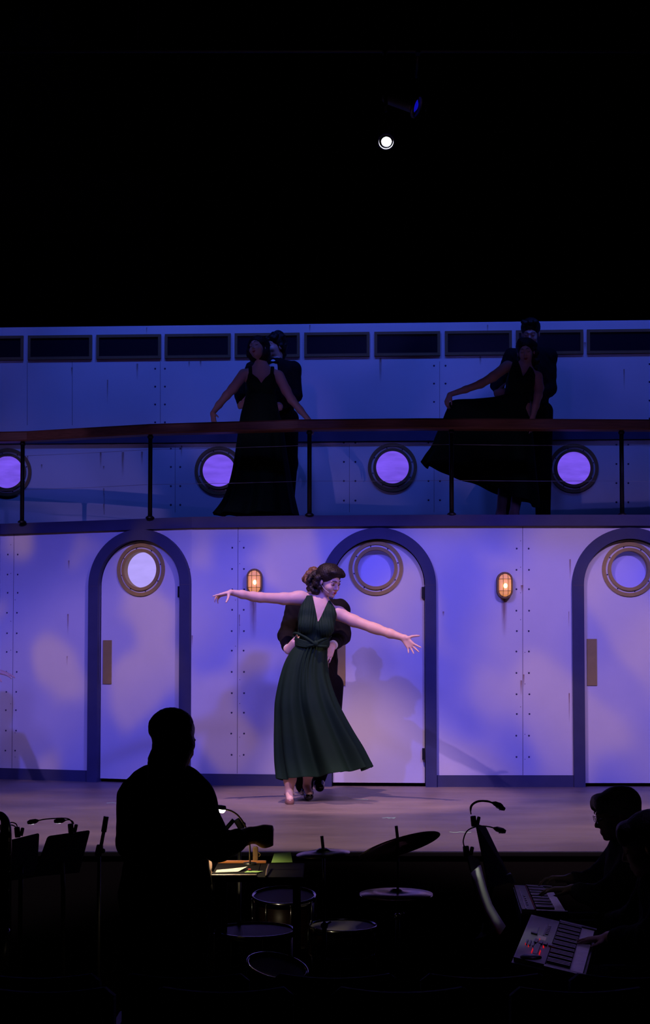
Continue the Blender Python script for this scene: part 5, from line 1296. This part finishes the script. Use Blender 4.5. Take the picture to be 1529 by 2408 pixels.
# crash, small splash, hi-hat
cc = W(939, 1988, 6.95); cymbal('largest cymbal, steeply tilted up to the right above the drums', cc, .206, (-.27, .33, .90))
c2 = W(760, 2005, 6.72); cymbal('smaller, nearly level cymbal right of the green note paper', c2, .126, (-.06, -.03, 1))
c3 = W(932, 2099, 7.0); cymbal('shiny level hi-hat cymbal catching light, below the tilted one', c3, .178, (0, 0, 1))
c3b = c3 - Vector((0, 0, .016)); cymbal('underside hi-hat cymbal just below the shiny one', c3b, .178, (0, 0, -1))
for px, yt, Y, tip, lab in ((757, 1966, 6.72, c2, 'thin black stand holding the smaller cymbal'), (932, 1942, 6.95, cc, 'thin black stand rising through the two right cymbals')):
    t_ = W(px, yt, Y); base = Vector((t_.x + (.012 if px < 800 else .006), Y, ZP)); root = thing('cymbal_stand', lab, 'cymbal stand', base, 'cymbal stands of the drum kit')
    q = B(); d = (tip - t_).normalized() if (tip - t_).length > .01 else Vector((0, 0, -1)); q.tube([t_, t_ + Vector((.008, 0, -.075))], .0075, 10); q.tube([t_ + Vector((.008, 0, -.07)), base + Vector((0, 0, .65))], .006, 10); q.done('rod', M['iron'], root)
    q = B(); q.tube([base + Vector((0, 0, .68)), base + Vector((0, 0, .05))], .011, 10); q.done('pole', M['iron'], root)
    q = B(); q.ball(base + Vector((0, 0, .68)), .018, 12); q.tube([base + Vector((0, 0, .68)), base + Vector((.03, -.01, .70))], .005, 8); q.done('wing_nut', M['chrome'], root)
    for k in range(3):
        a_ = 2.1 * k + .5; q = B(); q.tube([base + Vector((0, 0, .32)), base + Vector((.24 * math.cos(a_), .24 * math.sin(a_), .012))], .007, 8); q.ball(base + Vector((.24 * math.cos(a_), .24 * math.sin(a_), .012)), .012, 8); q.done('leg', M['iron'], root)
def drum(name, label, c, r_, dep, normal=(0, 0, 1), legs=False, hm='headblack'):
    rot = Vector(normal).normalized().to_track_quat('Z', 'Y').to_matrix(); root = thing(name, label, 'drum', c + rot @ Vector((0, 0, -dep)), 'drums of the kit')
    q = B(); q.lathe([(r_, -dep), (r_, 0), (r_ - .008, 0), (r_ - .008, -dep)], c, rot, 48); q.done('shell', M['drumshell'], root)
    q = B(); q.lathe([(r_ - .004, .002), (.001, .003)], c, rot, 48); q.done('drum_head', M[hm], root)
    for h0 in (0.0, -dep):
        q = B(); q.lathe([(r_ + .001, h0 - .014), (r_ + .009, h0 - .014), (r_ + .009, h0 + .010), (r_ + .002, h0 + .011), (r_ - .002, h0 + .004)], c, rot, 48); q.done('hoop', M['chrome'], root)
    for k in range(8):
        a_ = 2 * math.pi * (k + .3) / 8; q = B(); e = Vector((math.cos(a_), math.sin(a_), 0)); q.tube([c + rot @ (e * (r_ + .012) + Vector((0, 0, -dep))), c + rot @ (e * (r_ + .012))], .003, 6); q.ball(c + rot @ (e * (r_ + .010) + Vector((0, 0, -dep / 2))), (.009, .009, .02), 8); q.done('lug', M['chrome'], root)
    if legs:
        for k in range(3):
            a_ = 2 * math.pi * k / 3 + .6; e = Vector((math.cos(a_), math.sin(a_), 0)); p = c + rot @ (e * (r_ + .02) + Vector((0, 0, -dep * .4))); q = B(); q.tube([p, (p.x + e.x * .03, p.y + e.y * .03, ZP)], .006, 8); q.done('leg', M['chrome'], root)
    return root
drum('snare_drum', 'shallow snare drum with a pale head under the hi-hat', W(806, 2179, 7.02), .160, .13, legs=True, hm='drumhead')
drum('tom_drum', 'dark tom drum left of the pale snare', W(668, 2108, 7.15), .150, .22, (0, -.12, 1), legs=True)
drum('floor_tom', 'dark floor tom between the standing figure and the snare', W(600, 2190, 6.55), .175, .36, (0, 0, 1), legs=True)
bd = W(655, 2215, 7.25)
drum('bass_drum', 'large bass drum lying on its side beneath the toms', Vector((bd.x, 7.28, ZP + .265)), .25, .34, (0, -1, .0))
drum('practice_drum', 'small drum with a tilted chrome rim low in front of the kit', W(652, 2275, 5.9), .12, .12, (.2, -.2, 1), legs=True)

# right-hand stands with scores, clip lamps
music_stand('tall slanted score desk seen almost edge-on behind the rear keyboard', [(1118, 1938), (1140, 1944), (1203, 2075), (1148, 2088)], [6.60, 7.05, 6.98, 6.5], None)
music_stand('slanted score desk carrying the white spiral-bound score', [(1094, 2004), (1124, 2022), (1168, 2180), (1146, 2208)], [6.02, 6.42, 6.40, 5.98], None)
q = B(); rows = []
for (xa, ya, xb2, yb2) in ((1112, 2052, 1131, 2034), (1119, 2072, 1138, 2062), (1130, 2106, 1146, 2092), (1144, 2140, 1158, 2126), (1160, 2168, 1172, 2150), (1178, 2196, 1190, 2178)):
    rows.append([q.bm.verts.new(W(xa, ya, 5.88)), q.bm.verts.new(W(xb2, yb2, 6.26))])
for r0, r1 in zip(rows, rows[1:]): q.bm.faces.new((r0[0], r0[1], r1[1], r1[0]))
o = q.done('spiral_score', [M['paper']], smooth=True); md = o.modifiers.new('t', 'SOLIDIFY'); md.thickness = .010; md.offset = 1
tag(o, 'white spiral-bound score standing on the nearer slanted desk', 'music score')
cl = clip_lamp('clip lamp with two arched necks high above the rear keyboard', (1114, 1931), [[(1108, 1915), (1107, 1896), (1122, 1884), (1145, 1883), (1160, 1888)], [(1107, 1908), (1112, 1893), (1128, 1885), (1150, 1886), (1166, 1893)]], 6.75)
clip_lamp('single-neck clip lamp over the white score', (1097, 2003), [[(1092, 1992), (1090, 1975), (1100, 1953), (1125, 1943), (1150, 1944), (1164, 1948)]], 6.1)
q = B(); q.box(W(1202, 2066, 6.75), (.022, .03, .05), Matrix.Rotation(R(-28), 3, 'Y'), .004); tag(q.done('small_box', M['kbgrey']), 'small lilac-lit box at the foot of the tall score desk', 'box')

# keyboards
def keyboard(label, A4, z, ku, zones, nwhite, panelm, extra=None):
    P = [onz(x, y, z) for x, y in A4]; c = sum(P, Vector()) / 4
    root = thing('keyboard_instrument', label, 'electronic keyboard', (c.x, c.y, z - .1), 'keyboards of the pit')
    def pt(u, v, d): return P[0] * (1 - u) * (1 - v) + P[1] * u * (1 - v) + P[2] * u * v + P[3] * (1 - u) * v + Vector((0, 0, -d))
    def blk(u0, u1, v0, v1, d0, d1, name, m, lab=None):
        q = B(); q.prism([(u0, v0), (u1, v0), (u1, v1), (u0, v1)], d0, d1, pt); return q.done(name, m, root, lab)
    blk(0, 1, 0, 1, .012, .085, 'case', M['plastic']); blk(.02, ku, .03, .965, -.004, .014, 'control_panel', panelm)
    blk(ku, 1, .0, .03, -.006, .014, 'end_cheek', M['plastic']); blk(ku, 1, .965, 1, -.006, .014, 'end_cheek', M['plastic'])
    k0, k1 = .035, .96
    for i in range(nwhite):
        v0 = k0 + (k1 - k0) * i / nwhite; v1 = k0 + (k1 - k0) * (i + .93) / nwhite; blk(ku + .02, .97, v0, v1, 0, .012, 'white_key', M['kbwhite'])
        if i % 7 in (0, 1, 3, 4, 5) and i < nwhite - 1:
            vc = k0 + (k1 - k0) * (i + 1) / nwhite; dv = .30 * (k1 - k0) / nwhite; blk(ku + .02, ku + .02 + (.97 - ku - .02) * .64, vc - dv, vc + dv, -.011, 0, 'black_key', M['plastic'])
    if extra: extra(blk, pt, root)
    # X stand
    a_, b_, c_, d_ = pt(.2, .2, .085), pt(.8, .2, .085), pt(.2, .8, .085), pt(.8, .8, .085)
    st = thing('keyboard_stand', label.replace('keyboard', 'keyboard stand', 1) if False else ('black folding stand under the ' + ('rear' if nwhite == 29 else 'nearer') + ' keyboard'), 'stand', (c.x, c.y, ZP), 'stands of the keyboards')
    for (p0, p1, p2, p3) in ((a_, b_, c_, d_),):
        for s0, s1 in ((p0, p3), (p2, p1)):
            pass
    for v in (.2, .8):
        for u0, u1 in ((.12, .88), (.88, .12)):
            q = B(); s0 = pt(u0, v, .088); s1 = pt(u1, v, 0); s1 = Vector((s1.x, s1.y, ZP + .012)); q.tube([s0, s1], .013, 8); q.done('leg', M['iron'], st)
    for u in (.12, .88):
        q = B(); q.tube([pt(u, .15, .092), pt(u, .85, .092)], .012, 8); q.done('crossbar', M['iron'], st)
    return root, pt
def ex1(blk, pt, root):
    blk(.10, .13, .2, .95, -.006, -.003, 'display_strip', M['plastic']); blk(.30, .33, .03, .96, -.0065, -.003, 'red_strip', M['redtab'])
    for k in range(5): blk(.16, .20, .45 + .08 * k, .50 + .08 * k, -.007, -.003, 'button', M['plastic'])
keyboard('slim grey keyboard played by the man with glasses, the rear one of two', [(1207, 2081), (1298, 2086), (1336, 2147), (1226, 2142)], -.12, .33, None, 29, M['kbgrey'], ex1)
def ex2(blk, pt, root):
    blk(.13, .22, .43, .46, -.012, -.003, 'slider', M['plastic']); blk(.24, .36, .46, .52, -.006, -.003, 'display', M['lcd'])
    blk(.30, .32, .16, .43, -.006, -.003, 'slot', M['plastic']); blk(.20, .21, .28, .44, -.006, -.003, 'slot', M['plastic'])
    for k in range(6): blk(.33 - .0 * k, .37, .20 + .035 * k, .225 + .035 * k, -.008, -.003, 'button', M['plastic'])
    for k in range(3): blk(.11 + .05 * k, .13 + .05 * k, .60, .70, -.009, -.003, 'fader', M['plastic'])
    for k in range(4): blk(.22 + .07 * k, .27 + .07 * k, .56 + .01 * k, .63, -.012, -.003, 'knob', M['plastic'])
    blk(.26, .32, .63, .84, -.010, -.003, 'button', M['plastic'])
    for k, (u, v) in enumerate(((.11, .695), (.16, .72), (.235, .76), (.235, .79), (.235, .82), (.345, .76), (.345, .79), (.345, .82), (.36, .665), (.37, .668), (.28, .545))):
        blk(u, u + .008, v, v + .006, -.0125, -.003, 'led', M['led'])
    q = B(); c = pt(.26, .915, 0); q.lathe([(.042, 0), (.042, .004), (.03, .010), (.012, .012)], c + Vector((0, .01, .004)), None, 24); q.done('jog_dial', M['plastic'], root)
keyboard('larger keyboard with lilac panel and red lights, the nearer of two', [(1248, 2149), (1404, 2187), (1374, 2298), (1203, 2256)], -.12, .46, None, 36, M['kbgrey'], ex2)

# keyboard players
def player(label, Y0, J, hc, Q, sh, hump, hip, elbow, wrist, handd, hairm, clothm, glasses=False, knee=None, far=None):
    root = thing('person', label, 'person', (hip.x, Y0, ZP))
    kn = knee or (hip + Vector((-.42, 0, .02))); ft = Vector((kn.x + .02, kn.y, ZP + .05))
    allp = [hc, sh, hip, elbow, wrist, kn, ft, ft + Vector((-.2, 0, 0))]; lo, hi = fit(allp, .24); F = Field(lo, hi, .007)
    L = head(F, hc, Q, 1.0, True); nb = hc + Q @ Vector((0, -.04, -.09)); F.chain([nb, sh + Vector((.0, 0, .06))], [.06, .07], .03)
    off = Vector((0, .17, 0))
    def tor(F, g=0.0):
        F.chain([sh - off, sh + Vector((0, 0, .03)), sh + off], [.055, .075, .055], .05, g); F.ell(sh * .65 + hip * .35, (.13, .19, .22), None, .06, grow=g); F.ell(sh * .25 + hip * .75, (.14, .17, .2), None, .06, grow=g); F.ell(hip, (.14, .19, .13), None, .05, grow=g)
        if hump: F.ell(hump, (.10, .16, .10), None, .06, grow=g)
    tor(F, -.012)
    F.chain([sh - off, elbow, wrist], [.052, .044, .029], .03); hand(F, wrist, *handd)
    e2 = elbow + Vector((.02, .40, 0)); w2 = wrist + Vector((.04, .28, .01)); F.chain([sh + off, e2, w2], [.052, .044, .029], .03)
    hand(F, w2, handd[0], handd[1], -Vector(handd[2]), *handd[3:4], curls=((.3, .4, .3),) * 4)
    for dy in (-.1, .1): F.chain([hip + Vector((0, dy, 0)), kn + Vector((0, dy, 0)), ft + Vector((0, dy, 0)), ft + Vector((-.14, dy, -.02))], [.09, .062, .045, .03], .03)
    F.mesh('body', M['skin2'], root); face_bits(L, root, 1.0, makeup=False)
    G = Field(lo, hi, .007); tor(G, .014); g_ = .0
    for s_, e_, w_ in ((sh - off, elbow, wrist), (sh + off, e2, w2)): G.chain([s_, e_, e_ + (w_ - e_) * .80], [.070, .058, .042], .04)
    for k in range(4): G.chain([elbow + (wrist - elbow) * (.35 + .12 * k), elbow + (wrist - elbow) * (.38 + .12 * k)], [.050 - .002 * k] * 2, .006)
    bumps(G, .0035, 45, 1); G.mesh('sweater', clothm, root)
    T = Field(lo, hi, .008); T.ell(hip, (.15, .20, .13), None, .05)
    for dy in (-.1, .1): T.chain([hip + Vector((0, dy, 0)), kn + Vector((0, dy, 0)), ft + Vector((0, dy, .04))], [.105, .082, .07], .03)
    T.mesh('trousers', M['blackcloth'], root)
    for dy in (-.1, .1):
        f_ = ft + Vector((0, dy, -.01)); S = Field(*fit([f_], .22), .008); S.chain([f_ + Vector((.03, 0, 0)), f_ + Vector((-.16, 0, -.008))], [.044, .036], .02); S.mesh('shoe', M['shoe_black'], root)
    H = Field(*fit([hc], .22), .006); H.ell(L(0, -.03, .045), (.090, .108, .088), Q, .01); H.ell(L(0, -.06, -.02), (.085, .06, .07), Q, .03)
    for k in range(7): H.ell(L(-.05 + .017 * k, .060, .080 - .002 * abs(k - 3)), (.022, .030, .030), Q, .02); H.ell(L(-.05 + .017 * k, .078, .052 - .003 * (k % 3)), (.018, .018, .026), Q, .015)
    H.ell(L(0, .108, -.035), (.070, .080, .088), Q, .012, 's'); H.ell(L(0, .03, -.11), (.1, .1, .06), Q, .01, 's'); bumps(H, .0012, 160, 2); H.mesh('hair', hairm, root)
    if glasses:
        gl = B()
        for sx in (-1, 1):
            gl.tube([L(sx * .031 + .019 * math.cos(2 * math.pi * k / 16), .100 - .004 * abs(math.cos(2 * math.pi * k / 16)), -.002 + .015 * math.sin(2 * math.pi * k / 16)) for k in range(16)], .0013, 6, closed=True)
            gl.tube([L(sx * .050, .096, .002), L(sx * .072, .05, .004), L(sx * .078, -.01, .0)], .0014, 6)
        gl.tube([L(-.012, .101, .0), L(0, .104, .002), L(.012, .101, .0)], .0013, 6); gl.done('glasses', M['chrome'], root)
    st = thing('stool', 'black padded stool under the ' + ('man with glasses' if glasses else 'player cut off by the right edge'), 'stool', (hip.x, hip.y, ZP), 'stools of the keyboard players')
    zt = hip.z - .165; q = B(); q.box((hip.x, hip.y, zt - .03), (.36, .40, .06), None, .02); q.done('seat', M['plastic'], st)
    for dx in (-.15, .15):
        for dy in (-.17, .17):
            q = B(); q.tube([(hip.x + dx * .8, hip.y + dy * .8, zt - .05), (hip.x + dx, hip.y + dy, ZP)], .014, 8); q.done('leg', M['iron'], st)
def K1(px, py, Y=6.75): return W(px, py, Y)
player('grey-haired man with glasses in profile, playing the rear keyboard', 6.9, K1, K1(1447, 1915, 6.9), frame((-1, -.06, -.22), (-.1, 0, 1)), K1(1482, 2016, 6.9), None, K1(1512, 2205, 6.9),
       K1(1418, 2112, 6.72), K1(1347, 2093, 6.80), ((-1, .05, .06), (0, 0, 1), (0, -1, .1), 1.0, (.25, .3, .25)), M['hair_grey'], M['greycloth'], True)
player('player in dark clothes cut off by the right edge, one hand on the nearer keyboard', 5.75, K1, W(1519, 1986, 5.75), frame((-1, .25, -.35), (-.15, 0, 1)), W(1565, 2100, 5.75), None, W(1640, 2345, 5.75),
       W(1535, 2205, 5.62), W(1432, 2206, 5.95), ((-1, .08, -.06), (0, 0, 1), (0, -1, .1), .95, (.12, .25, .2)), M['hair'], M['blackcloth'], False)

# light of the clip lamps on the keyboards
for (px, py, Y, tx, ty, e, c_) in ((1165, 1893, 6.75, 1300, 2115, .55, (.85, .85, 1)), (1168, 1955, 6.1, 1330, 2200, .10, (1, .9, .7)), (1172, 1950, 6.05, 1155, 2130, .5, (.9, 1, .85))):
    l = bpy.data.lights.new('clip_lamp_light', 'SPOT'); l.energy = e; l.color = c_; l.spot_size = R(75); l.spot_blend = .8; l.shadow_soft_size = .01
    o = bpy.data.objects.new('clip_lamp_light', l); col.objects.link(o); o.location = W(px, py, Y); o.rotation_mode = 'QUATERNION'; o.rotation_quaternion = ((W(tx, ty, 6.07) if tx < 1200 else onz(tx, ty, -.12)) - o.location).to_track_quat('-Z', 'Y')
spot((2.0, 6.6, 5.5), onz(1300, 2220, -.12), (.40, .24, 1.0), 55, 12, .05, blend=.6)  # added purple spot, no clip lamp: tints the nearer keyboard
spot((.4, 6.0, 5.8), W(932, 2098, 7.0), (.75, .6, 1.0), 26, 6, .04, blend=.6)  # another added spot, brightens the hi-hat

# audience seats
def seat(label, px, Y, ytop, wd):
    t_ = W(px, ytop, Y); z0 = ZP if Y > 4.5 else ZP + .12; root = thing('theatre_seat', label, 'theatre seat', (t_.x, Y, z0), 'theatre seats seen from behind')
    n = 14; q = B(); out = []
    for k in range(n + 1):
        u = -1 + 2 * k / n; out.append((u * wd / 2, t_.z - .022 * (1 - abs(u) ** 2) * 1.0 - (.03 * max(0, abs(u) - .86) / .14)))
    out = [(-wd / 2, t_.z - .55)] + out + [(wd / 2, t_.z - .55)]
    q.prism(out, 0, .05, lambda u, v, d: Vector((t_.x + u, Y - .03 + d - .25 * (t_.z - v) * -.2, v))); q.done('backrest', M['seat'], root)
    q = B(); P = [Vector((t_.x + u, Y - .03 - .004, v + .003)) for u, v in out[1:-1]]; q.tube(P, .007, 8); q.done('piping', mat('seat_edge', (.03, .03, .035), .35), root)
    q = B(); q.box((t_.x, Y + .28, z0 + .43), (wd * .92, .44, .09), None, .03); q.done('seat_cushion', M['seat'], root)
    for s_ in (-1, 1):
        q = B(); q.box((t_.x + s_ * (wd / 2 + .02), Y + .25, z0 + .31), (.04, .42, .62), None, .01); q.done('arm_panel', M['plastic'], root)
for i, px in enumerate((88, 438, 788, 1138, 1488)):
    seat(('second row from the camera, %s theatre seat back') % ('leftmost', 'second from left', 'middle', 'second from right', 'rightmost')[i], px, 4.9, 2287, .43)
for i, px in enumerate((105, 525, 945, 1365)):
    seat(('nearest row, %s theatre seat back') % ('leftmost', 'second from left', 'second from right', 'rightmost')[i], px, 4.1, 2318, .40)
q = B(); q.face([(-6, -1.6, ZP + .12), (6, -1.6, ZP + .12), (6, 4.6, ZP + .12), (-6, 4.6, ZP + .12)]); q.face([(-6, 4.6, ZP), (6, 4.6, ZP), (6, 4.6, ZP + .12), (-6, 4.6, ZP + .12)]); struct(q.done('floor_auditorium', M['pitblack']))
